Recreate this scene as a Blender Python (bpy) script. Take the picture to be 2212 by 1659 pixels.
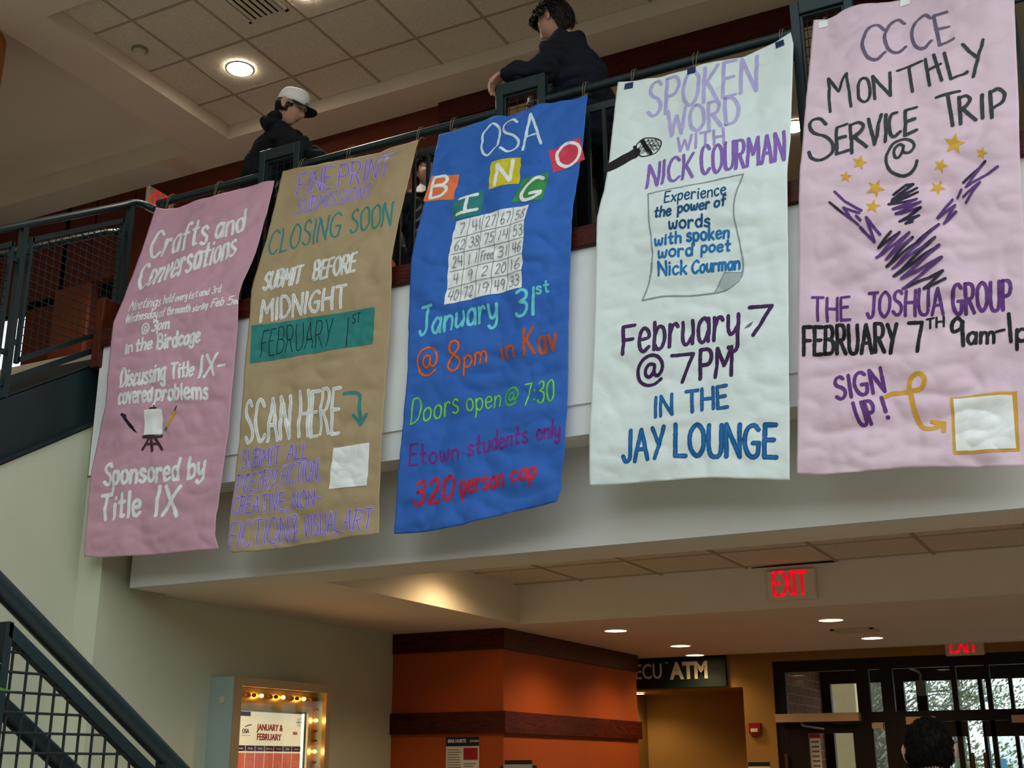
import bpy, bmesh, math, random
from math import pi, sin, cos, radians, sqrt
from mathutils import Vector, Matrix, noise

random.seed(7)
scene = bpy.context.scene
for o in list(bpy.data.objects):
    bpy.data.objects.remove(o, do_unlink=True)
COL = scene.collection
V = Vector

SKY, PL, PU, FLOORCOL, EXPO = 1.5, 30, 105, "d2c8b8", 0.56

# ------------------------------------------------------------------ camera
def build_camera():
    f, pitch, yaw, roll = 2615.0, radians(17.54), radians(27.05), radians(-0.22)
    fh = V((-sin(yaw), cos(yaw), 0)); up = V((0, 0, 1)); ri = V((cos(yaw), sin(yaw), 0))
    fw = fh * cos(pitch) + up * sin(pitch); uc = -fh * sin(pitch) + up * cos(pitch)
    ri, uc = ri * cos(roll) + uc * sin(roll), -ri * sin(roll) + uc * cos(roll)
    cd = bpy.data.cameras.new('camera'); cd.sensor_width = 36.0; cd.sensor_fit = 'HORIZONTAL'
    cd.lens = f / 2212 * 36.0; cd.clip_start = .05; cd.clip_end = 300
    co = bpy.data.objects.new('camera', cd); COL.objects.link(co)
    m = Matrix((ri, uc, -fw)).transposed().to_4x4(); m.translation = V((0, 0, 1.65))
    co.matrix_world = m
    scene.camera = co
build_camera()

# ------------------------------------------------------------------ daylight and exposure
scene.view_settings.view_transform = 'Standard'
scene.view_settings.look = 'None'
scene.view_settings.exposure = EXPO
scene.view_settings.gamma = 1.0
scene.view_settings.use_curve_mapping = False
w = bpy.data.worlds.new('sky'); scene.world = w; w.use_nodes = True
nt = w.node_tree; nt.nodes.clear()
wo = nt.nodes.new('ShaderNodeOutputWorld'); bg = nt.nodes.new('ShaderNodeBackground')
tc = nt.nodes.new('ShaderNodeTexCoord'); sx = nt.nodes.new('ShaderNodeSeparateXYZ'); cr = nt.nodes.new('ShaderNodeValToRGB')
nt.links.new(tc.outputs['Generated'], sx.inputs[0])
ma = nt.nodes.new('ShaderNodeMapRange'); ma.inputs['From Min'].default_value = -1; ma.inputs['From Max'].default_value = 1
nt.links.new(sx.outputs['Z'], ma.inputs['Value']); nt.links.new(ma.outputs[0], cr.inputs['Fac'])
e = cr.color_ramp.elements
e[0].position = 0.48; e[0].color = (0.10, 0.10, 0.09, 1)
e[1].position = 0.52; e[1].color = (0.76, 0.86, 0.91, 1)
x = e.new(1.0); x.color = (0.87, 0.97, 1.0, 1)
nt.links.new(cr.outputs['Color'], bg.inputs['Color']); bg.inputs['Strength'].default_value = SKY
nt.links.new(bg.outputs[0], wo.inputs['Surface'])

# ------------------------------------------------------------------ materials
def lin(c):
    c = c / 255.0
    return c / 12.92 if c <= .04045 else ((c + .055) / 1.055) ** 2.4
def rgb(h):
    return (lin(int(h[0:2], 16)), lin(int(h[2:4], 16)), lin(int(h[4:6], 16)), 1)
MATS = {}
def mat(name, hexc, rough=.7, metal=0, var=.06, scale=6.0, bump=0.0, bscale=60.0, emit=None, estr=0, stretch=None, coat=0, spec=.3):
    if name in MATS: return MATS[name]
    m = bpy.data.materials.new(name); m.use_nodes = True; n = m.node_tree; b = n.nodes['Principled BSDF']
    c = rgb(hexc)
    b.inputs['Roughness'].default_value = rough; b.inputs['Metallic'].default_value = metal
    b.inputs['Specular IOR Level'].default_value = spec
    tcn = n.nodes.new('ShaderNodeTexCoord'); mp = n.nodes.new('ShaderNodeMapping')
    if stretch: mp.inputs['Scale'].default_value = stretch
    n.links.new(tcn.outputs['Object'], mp.inputs[0])
    nz = n.nodes.new('ShaderNodeTexNoise'); nz.inputs['Scale'].default_value = scale; nz.inputs['Detail'].default_value = 6
    n.links.new(mp.outputs[0], nz.inputs['Vector'])
    rp = n.nodes.new('ShaderNodeValToRGB'); a, d = rp.color_ramp.elements
    a.position = .3; d.position = .7
    a.color = tuple(max(0, c[i] * (1 - var)) for i in range(3)) + (1,)
    d.color = tuple(min(1, c[i] * (1 + var)) for i in range(3)) + (1,)
    n.links.new(nz.outputs['Fac'], rp.inputs[0]); n.links.new(rp.outputs[0], b.inputs['Base Color'])
    if bump:
        bn = n.nodes.new('ShaderNodeTexNoise'); bn.inputs['Scale'].default_value = bscale; bn.inputs['Detail'].default_value = 8
        n.links.new(mp.outputs[0], bn.inputs['Vector'])
        bb = n.nodes.new('ShaderNodeBump'); bb.inputs['Strength'].default_value = bump; bb.inputs['Distance'].default_value = .02
        n.links.new(bn.outputs['Fac'], bb.inputs['Height']); n.links.new(bb.outputs[0], b.inputs['Normal'])
    if emit:
        b.inputs['Emission Color'].default_value = rgb(emit); b.inputs['Emission Strength'].default_value = estr
    MATS[name] = m
    return m
def wood(name, h1, h2, axis='X', rough=.45, sc=1.0):
    if name in MATS: return MATS[name]
    m = bpy.data.materials.new(name); m.use_nodes = True; n = m.node_tree; b = n.nodes['Principled BSDF']
    b.inputs['Roughness'].default_value = rough; b.inputs['Specular IOR Level'].default_value = .2
    tcn = n.nodes.new('ShaderNodeTexCoord'); mp = n.nodes.new('ShaderNodeMapping')
    mp.inputs['Scale'].default_value = {'X': (1.2 * sc, 14 * sc, 14 * sc), 'Y': (14 * sc, 1.2 * sc, 14 * sc), 'Z': (14 * sc, 14 * sc, 1.2 * sc)}[axis]
    n.links.new(tcn.outputs['Object'], mp.inputs[0])
    nz = n.nodes.new('ShaderNodeTexNoise'); nz.inputs['Scale'].default_value = 1.5; nz.inputs['Detail'].default_value = 3; nz.inputs['Distortion'].default_value = 1.2
    n.links.new(mp.outputs[0], nz.inputs['Vector'])
    mu = n.nodes.new('ShaderNodeMath'); mu.operation = 'MULTIPLY'; mu.inputs[1].default_value = 16
    fr = n.nodes.new('ShaderNodeMath'); fr.operation = 'PINGPONG'; fr.inputs[1].default_value = 1
    n.links.new(nz.outputs['Fac'], mu.inputs[0]); n.links.new(mu.outputs[0], fr.inputs[0])
    rp = n.nodes.new('ShaderNodeValToRGB'); a, d = rp.color_ramp.elements
    a.color = rgb(h1); d.color = rgb(h2); a.position = .0; d.position = .6
    n.links.new(fr.outputs[0], rp.inputs[0]); n.links.new(rp.outputs[0], b.inputs['Base Color'])
    MATS[name] = m
    return m
def glass():
    if 'glass' in MATS: return MATS['glass']
    m = bpy.data.materials.new('glass'); m.use_nodes = True; n = m.node_tree; n.nodes.clear()
    o = n.nodes.new('ShaderNodeOutputMaterial'); mx = n.nodes.new('ShaderNodeMixShader')
    t = n.nodes.new('ShaderNodeBsdfTransparent'); g = n.nodes.new('ShaderNodeBsdfGlossy'); lw = n.nodes.new('ShaderNodeLayerWeight'); lw.inputs[0].default_value = .5
    pw = n.nodes.new('ShaderNodeMath'); pw.operation = 'POWER'; pw.inputs[1].default_value = 4; n.links.new(lw.outputs['Facing'], pw.inputs[0])
    fr = n.nodes.new('ShaderNodeMath'); fr.operation = 'MULTIPLY_ADD'; fr.inputs[1].default_value = .25; fr.inputs[2].default_value = .012; n.links.new(pw.outputs[0], fr.inputs[0])
    t.inputs[0].default_value = (.92, .95, .94, 1); g.inputs['Roughness'].default_value = .02
    n.links.new(fr.outputs[0], mx.inputs[0]); n.links.new(t.outputs[0], mx.inputs[1]); n.links.new(g.outputs[0], mx.inputs[2]); n.links.new(mx.outputs[0], o.inputs[0])
    MATS['glass'] = m
    return m
def brick():
    if 'brick' in MATS: return MATS['brick']
    m = bpy.data.materials.new('brick'); m.use_nodes = True; n = m.node_tree; b = n.nodes['Principled BSDF']; b.inputs['Roughness'].default_value = .9
    tcn = n.nodes.new('ShaderNodeTexCoord'); sp = n.nodes.new('ShaderNodeSeparateXYZ'); cb = n.nodes.new('ShaderNodeCombineXYZ')
    n.links.new(tcn.outputs['Object'], sp.inputs[0]); n.links.new(sp.outputs['Y'], cb.inputs['X']); n.links.new(sp.outputs['Z'], cb.inputs['Y'])
    bt = n.nodes.new('ShaderNodeTexBrick'); n.links.new(cb.outputs[0], bt.inputs['Vector'])
    bt.inputs['Color1'].default_value = rgb('8a4628'); bt.inputs['Color2'].default_value = rgb('743a22'); bt.inputs['Mortar'].default_value = rgb('8f7a66')
    bt.inputs['Scale'].default_value = 1; bt.inputs['Brick Width'].default_value = .21; bt.inputs['Row Height'].default_value = .09; bt.inputs['Mortar Size'].default_value = .006
    n.links.new(bt.outputs['Color'], b.inputs['Base Color'])
    MATS['brick'] = m
    return m
def emissive(name, hexc, s):
    if name in MATS: return MATS[name]
    m = bpy.data.materials.new(name); m.use_nodes = True; n = m.node_tree; b = n.nodes['Principled BSDF']
    b.inputs['Base Color'].default_value = rgb(hexc)
    b.inputs['Emission Color'].default_value = rgb(hexc); b.inputs['Emission Strength'].default_value = s
    MATS[name] = m
    return m

METAL = mat('dark_teal_metal', '172a2e', .42, .2, .05, 3, spec=.5)
MESHM = mat('dark_wire', '262c2c', .75, 0, .05, spec=.15)
MAROON = mat('maroon_paint', '5c2412', .8, var=.05, scale=2, bump=.06, bscale=150)
ORANGE = mat('orange_wall_paint', 'a84c18', .75, var=.05, scale=2, bump=.06, bscale=150)
CREAM = mat('cream_wall_paint', 'cbceb4', .8, var=.03, scale=2, bump=.08, bscale=160)
OCHRE = mat('ochre_wall_paint', '9a783e', .8, var=.04, scale=2, bump=.06, bscale=150)
WHITE = mat('white_panel_paint', 'eef0ec', .6, var=.02, scale=3, bump=.04, bscale=120)
BEAM = mat('beam_paint', 'd8d6cd', .8, var=.025, scale=2, bump=.05, bscale=120)
SOFFIT = mat('soffit_paint', 'e2d6c4', .85, var=.03, scale=1.5, bump=.05, bscale=120)
TILE = mat('ceiling_tile_board', 'dcd3c2', .95, var=.12, scale=70, bump=.3, bscale=180)
TBAR = mat('ceiling_grid_bar', 'a89a84', .6, var=.03)
WOODX = wood('cherry_wood_x', '260a07', '4c180f', 'X')
WOODY = wood('cherry_wood_y', '260a07', '581d10', 'Y')
WOODZ = wood('cherry_wood_z', '3a150c', '5a2414', 'Z')
DARKFRAME = mat('dark_bronze_frame', '150b08', .5, .2, .05)
FLOORM = mat('floor_tile', FLOORCOL, .6, var=.1, scale=3)
CARPET = mat('upper_carpet', '8c8478', .95, var=.2, scale=40)
BEIGE = mat('beige_plastic', 'dccfb6', .55, var=.03)
BLACKP = mat('black_plastic', '0d0d0e', .4, var=.03)

# ------------------------------------------------------------------ mesh helpers
def obj(name, bm, m=None, parent=None, smooth=False, mats=None):
    me = bpy.data.meshes.new(name); bm.to_mesh(me); bm.free()
    for mm in (mats or ([m] if m else [])): me.materials.append(mm)
    if smooth:
        for p in me.polygons: p.use_smooth = True
    o = bpy.data.objects.new(name, me); COL.objects.link(o)
    if parent: o.parent = parent
    return o
def empty(name, loc=(0, 0, 0)):
    o = bpy.data.objects.new(name, None); o.empty_display_size = .1; COL.objects.link(o); o.location = loc
    return o
def tag(o, label=None, cat=None, group=None, kind=None):
    if label: o['label'] = label
    if cat: o['category'] = cat
    if group: o['group'] = group
    if kind: o['kind'] = kind
    return o
def thing(name, label, cat, loc=(0, 0, 0), group=None):
    return tag(empty(name, loc), label, cat, group)
def struct(name, bm, m, mats=None):
    o = obj(name, bm, m, mats=mats); o['kind'] = 'structure'
    return o
def NB(): return bmesh.new()
def box(bm, x0, y0, z0, x1, y1, z1, mi=0, off=(0, 0, 0)):
    vs = [bm.verts.new((x - off[0], y - off[1], z - off[2])) for x, y, z in ((x0, y0, z0), (x1, y0, z0), (x1, y1, z0), (x0, y1, z0), (x0, y0, z1), (x1, y0, z1), (x1, y1, z1), (x0, y1, z1))]
    for f in ((0, 3, 2, 1), (4, 5, 6, 7), (0, 1, 5, 4), (1, 2, 6, 5), (2, 3, 7, 6), (3, 0, 4, 7)):
        fc = bm.faces.new([vs[i] for i in f]); fc.material_index = mi
    return bm
def bbox(x0, y0, z0, x1, y1, z1, bevel=0, seg=2):
    bm = box(NB(), x0, y0, z0, x1, y1, z1)
    if bevel: bmesh.ops.bevel(bm, geom=list(bm.edges), offset=bevel, segments=seg, profile=.5, affect='EDGES')
    return bm
def prism(bm, pts, d, mi=0):
    """polygon pts extruded by vector d"""
    d = V(d); a = [bm.verts.new(p) for p in pts]; b = [bm.verts.new(V(p) + d) for p in pts]
    n = len(pts)
    fs = [bm.faces.new(a[::-1]), bm.faces.new(b)]
    for i in range(n): fs.append(bm.faces.new((a[i], a[(i + 1) % n], b[(i + 1) % n], b[i])))
    for f in fs: f.material_index = mi
    return bm
def crom(pts, n=8):
    if len(pts) < 3: return [V(p) for p in pts]
    closed = (V(pts[0]) - V(pts[-1])).length < 1e-6
    P = [V(p) for p in pts]; out = []
    m = len(P)
    for i in range(m - 1):
        p1, p2 = P[i], P[i + 1]
        p0 = P[i - 1] if i > 0 else (P[-2] if closed else p1 * 2 - p2)
        p3 = P[i + 2] if i + 2 < m else (P[1] if closed else p2 * 2 - p1)
        for k in range(n):
            t = k / n
            out.append(.5 * (2 * p1 + (p2 - p0) * t + (2 * p0 - 5 * p1 + 4 * p2 - p3) * t * t + (3 * p1 - p0 - 3 * p2 + p3) * t ** 3))
    out.append(P[-1])
    return out
def tube(bm, pts, radii, seg=12, smooth=0, flat=1.0, up=(0, 0, 1), mi=0):
    """lofted round tube with domed ends; radii one number or a list"""
    P = [V(p) for p in pts]
    R = [radii] * len(P) if not hasattr(radii, '__len__') else list(radii)
    if smooth and len(P) > 2:
        Q = crom(P, smooth); RR = []
        for i in range(len(P) - 1):
            for k in range(smooth): RR.append(R[i] + (R[i + 1] - R[i]) * k / smooth)
        RR.append(R[-1]); P, R = Q, RR
    n = len(P); rings = []
    upv = V(up)
    prev = None
    ext = []
    T = [(P[min(i + 1, n - 1)] - P[max(i - 1, 0)]).normalized() for i in range(n)]
    stations = []
    for k in (0.0, .5, .85): stations.append((P[0] - T[0] * R[0] * .6 * (1 - k) ** .8, R[0] * (sqrt(max(0, 1 - (1 - k) ** 2)) if k else .12), T[0]))
    for i in range(n): stations.append((P[i], R[i], T[i]))
    for k in (.85, .5, 0.0): stations.append((P[-1] + T[-1] * R[-1] * .6 * (1 - k) ** .8, R[-1] * (sqrt(max(0, 1 - (1 - k) ** 2)) if k else .12), T[-1]))
    for c, r, t in stations:
        if prev is None:
            a = upv if abs(t.dot(upv)) < .95 else V((1, 0, 0))
            s = t.cross(a).normalized()
        else:
            s = (prev - t * prev.dot(t)).normalized()
        prev = s
        u = s.cross(t)
        rings.append([bm.verts.new(c + s * (r * cos(2 * pi * j / seg)) + u * (r * flat * sin(2 * pi * j / seg))) for j in range(seg)])
    for a, b in zip(rings, rings[1:]):
        for j in range(seg):
            f = bm.faces.new((a[j], a[(j + 1) % seg], b[(j + 1) % seg], b[j])); f.material_index = mi
    f = bm.faces.new(rings[0][::-1]); f.material_index = mi
    f = bm.faces.new(rings[-1]); f.material_index = mi
    return bm
def bar(bm, p, q, a, b, up=(0, 0, 1), mi=0):
    """square bar from p to q, a wide across, b deep along up"""
    p, q = V(p), V(q); t = (q - p).normalized(); u = V(up); u = (u - t * u.dot(t)).normalized(); s = t.cross(u)
    pts = [p + s * (i * a / 2) + u * (j * b / 2) for i, j in ((-1, -1), (1, -1), (1, 1), (-1, 1))]
    return prism(bm, pts, q - p, mi)
def disc(bm, c, r, nrm=(0, 0, -1), seg=32, h=.004, mi=0):
    c = V(c); n = V(nrm).normalized(); a = n.orthogonal().normalized(); b = n.cross(a)
    return prism(bm, [c + a * (r * cos(2 * pi * i / seg)) + b * (r * sin(2 * pi * i / seg)) for i in range(seg)], n * h, mi)
def ring(bm, c, r0, r1, nrm=(0, 0, -1), h=.006, seg=32, mi=0):
    c = V(c); n = V(nrm).normalized(); a = n.orthogonal().normalized(); b = n.cross(a)
    rows = []
    for rr, hh in ((r0, 0), (r0, h), (r1, h * .6), (r1, 0)):
        rows.append([bm.verts.new(c + a * (rr * cos(2 * pi * i / seg)) + b * (rr * sin(2 * pi * i / seg)) + n * hh) for i in range(seg)])
    for k in range(4):
        A, B = rows[k], rows[(k + 1) % 4]
        for i in range(seg):
            f = bm.faces.new((A[i], A[(i + 1) % seg], B[(i + 1) % seg], B[i])); f.material_index = mi
    bmesh.ops.recalc_face_normals(bm, faces=bm.faces)
    return bm
def ball(bm, c, r, sc=(1, 1, 1), seg=16, mi=0):
    m = Matrix.Translation(V(c)) @ Matrix.Diagonal((r * sc[0], r * sc[1], r * sc[2], 1))
    res = bmesh.ops.create_uvsphere(bm, u_segments=seg, v_segments=max(6, seg * 2 // 3), radius=1, matrix=m)
    for v in res['verts']:
        for f in v.link_faces: f.material_index = mi
    return bm
def font_mesh(body, size, extrude=.002, align='LEFT', sx=1.0, shear=0, bold=0):
    cu = bpy.data.curves.new('t', 'FONT'); cu.body = body; cu.size = size; cu.extrude = extrude; cu.align_x = align; cu.shear = shear; cu.offset = bold
    cu.resolution_u = 3
    o = bpy.data.objects.new('t', cu); COL.objects.link(o)
    dg = bpy.context.evaluated_depsgraph_get(); dg.update()
    me = bpy.data.meshes.new_from_object(o.evaluated_get(dg))
    bpy.data.objects.remove(o); bpy.data.curves.remove(cu)
    for v in me.vertices: v.co.x *= sx
    return me
def put_text(bm, body, size, origin, xdir, ydir, mi=0, ext=.0015, align='LEFT', sx=1.0, bold=0):
    """printed lettering on a flat face"""
    me = font_mesh(body, size, ext, align, sx, 0, bold)
    xd, yd = V(xdir).normalized(), V(ydir).normalized(); zd = xd.cross(yd)
    offs = [(0, 0)]
    for ox, oy in offs:
        vs = [bm.verts.new(V(origin) + xd * (v.co.x + ox) + yd * (v.co.y + oy) + zd * v.co.z) for v in me.vertices]
        for p in me.polygons:
            try:
                f = bm.faces.new([vs[i] for i in p.vertices]); f.material_index = mi
            except ValueError: pass
    bpy.data.meshes.remove(me)
    return bm
# ------------------------------------------------------------------ banner outlines and lettering (u across, z up)
BANNER_EDGE = {
 1: {'L': [(5.105, -5.286), (4.913, -5.271), (4.644, -5.248), (4.339, -5.243), (4.224, -5.257), (4.088, -5.264), (3.696, -5.254), (3.495, -5.284), (3.311, -5.309), (3.073, -5.316), (2.802, -5.312)], 'R': [(5.063, -4.317), (4.825, -4.292), (4.512, -4.271), (4.216, -4.302), (4.07, -4.296), (3.837, -4.295), (3.426, -4.309), (3.119, -4.335), (2.953, -4.357), (2.85, -4.359), (2.767, -4.329)], 'T': [(-0.0023, 5.1055), (0.0852, 5.0753), (0.2254, 5.0626), (0.5149, 5.0717), (0.8861, 5.0862), (1.0, 5.0631)], 'B': [(-0.0019, 2.8025), (0.15, 2.7855), (0.5197, 2.7751), (1.0, 2.7672)]},
 2: {'L': [(5.13, -4.281), (4.599, -4.224), (4.251, -4.213), (4.028, -4.214), (3.793, -4.226), (3.633, -4.225), (3.352, -4.226), (3.16, -4.243), (2.914, -4.263), (2.795, -4.266), (2.737, -4.233)], 'R': [(5.088, -3.299), (4.488, -3.289), (4.168, -3.27), (3.811, -3.27), (3.646, -3.285), (3.294, -3.298), (3.109, -3.307), (2.909, -3.313), (2.758, -3.311)], 'T': [(-0.002, 5.1312), (0.0967, 5.1296), (0.315, 5.097), (0.4004, 5.0835), (0.4824, 5.0821), (0.7238, 5.0779), (1.0, 5.0882)], 'B': [(0.0, 2.7371), (0.1839, 2.7332), (0.4931, 2.7451), (0.6261, 2.7441), (0.7729, 2.7516), (1.0, 2.7583)]},
 3: {'L': [(5.083, -3.159), (4.584, -3.147), (4.179, -3.151), (3.952, -3.158), (3.587, -3.158), (3.273, -3.181), (3.041, -3.205), (2.752, -3.226)], 'R': [(5.09, -2.239), (4.723, -2.221), (4.204, -2.223), (3.919, -2.239), (3.801, -2.244), (3.255, -2.264), (3.032, -2.286), (2.952, -2.304), (2.884, -2.306), (2.825, -2.331)], 'T': [(0.0, 5.0828), (0.1445, 5.084), (0.368, 5.1283), (0.4868, 5.0844), (0.5749, 5.0936), (0.6873, 5.1099), (0.8662, 5.0902), (1.0, 5.0904)], 'B': [(0.0, 2.7508), (0.2938, 2.7483), (0.5549, 2.7722), (1.0, 2.8237)]},
 4: {'L': [(5.123, -2.068), (4.579, -2.057), (4.383, -2.064), (4.206, -2.087), (3.961, -2.1), (3.572, -2.12), (3.298, -2.14), (3.096, -2.157), (2.883, -2.165)], 'R': [(5.15, -1.138), (5.058, -1.123), (4.43, -1.129), (4.212, -1.144), (3.743, -1.173), (3.355, -1.199), (3.104, -1.215), (2.809, -1.241)], 'T': [(-0.0002, 5.1249), (0.089, 5.1062), (0.2518, 5.0903), (0.418, 5.0788), (0.4716, 5.0881), (0.725, 5.0733), (0.9089, 5.1199), (1.0, 5.1495)], 'B': [(0.0, 2.883), (0.329, 2.8709), (0.6089, 2.8575), (1.0, 2.8092)]},
 5: {'L': [(5.192, -1.024), (4.652, -1.058), (4.306, -1.078), (4.083, -1.1), (3.834, -1.119), (3.614, -1.137), (3.245, -1.168), (2.832, -1.206)], 'R': [(5.192, -0.094), (4.652, -0.128), (4.306, -0.148), (4.083, -0.17), (3.834, -0.189), (3.614, -0.207), (3.245, -0.238), (2.832, -0.276)], 'T': [(0.0, 5.1921), (0.0779, 5.1742), (0.1529, 5.2008), (0.2405, 5.2069), (0.4569, 5.1735), (1.0402, 5.178)], 'B': [(0.0, 2.8315), (0.0942, 2.8188), (0.5612, 2.7978), (0.9561, 2.7655)]},
}
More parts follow.
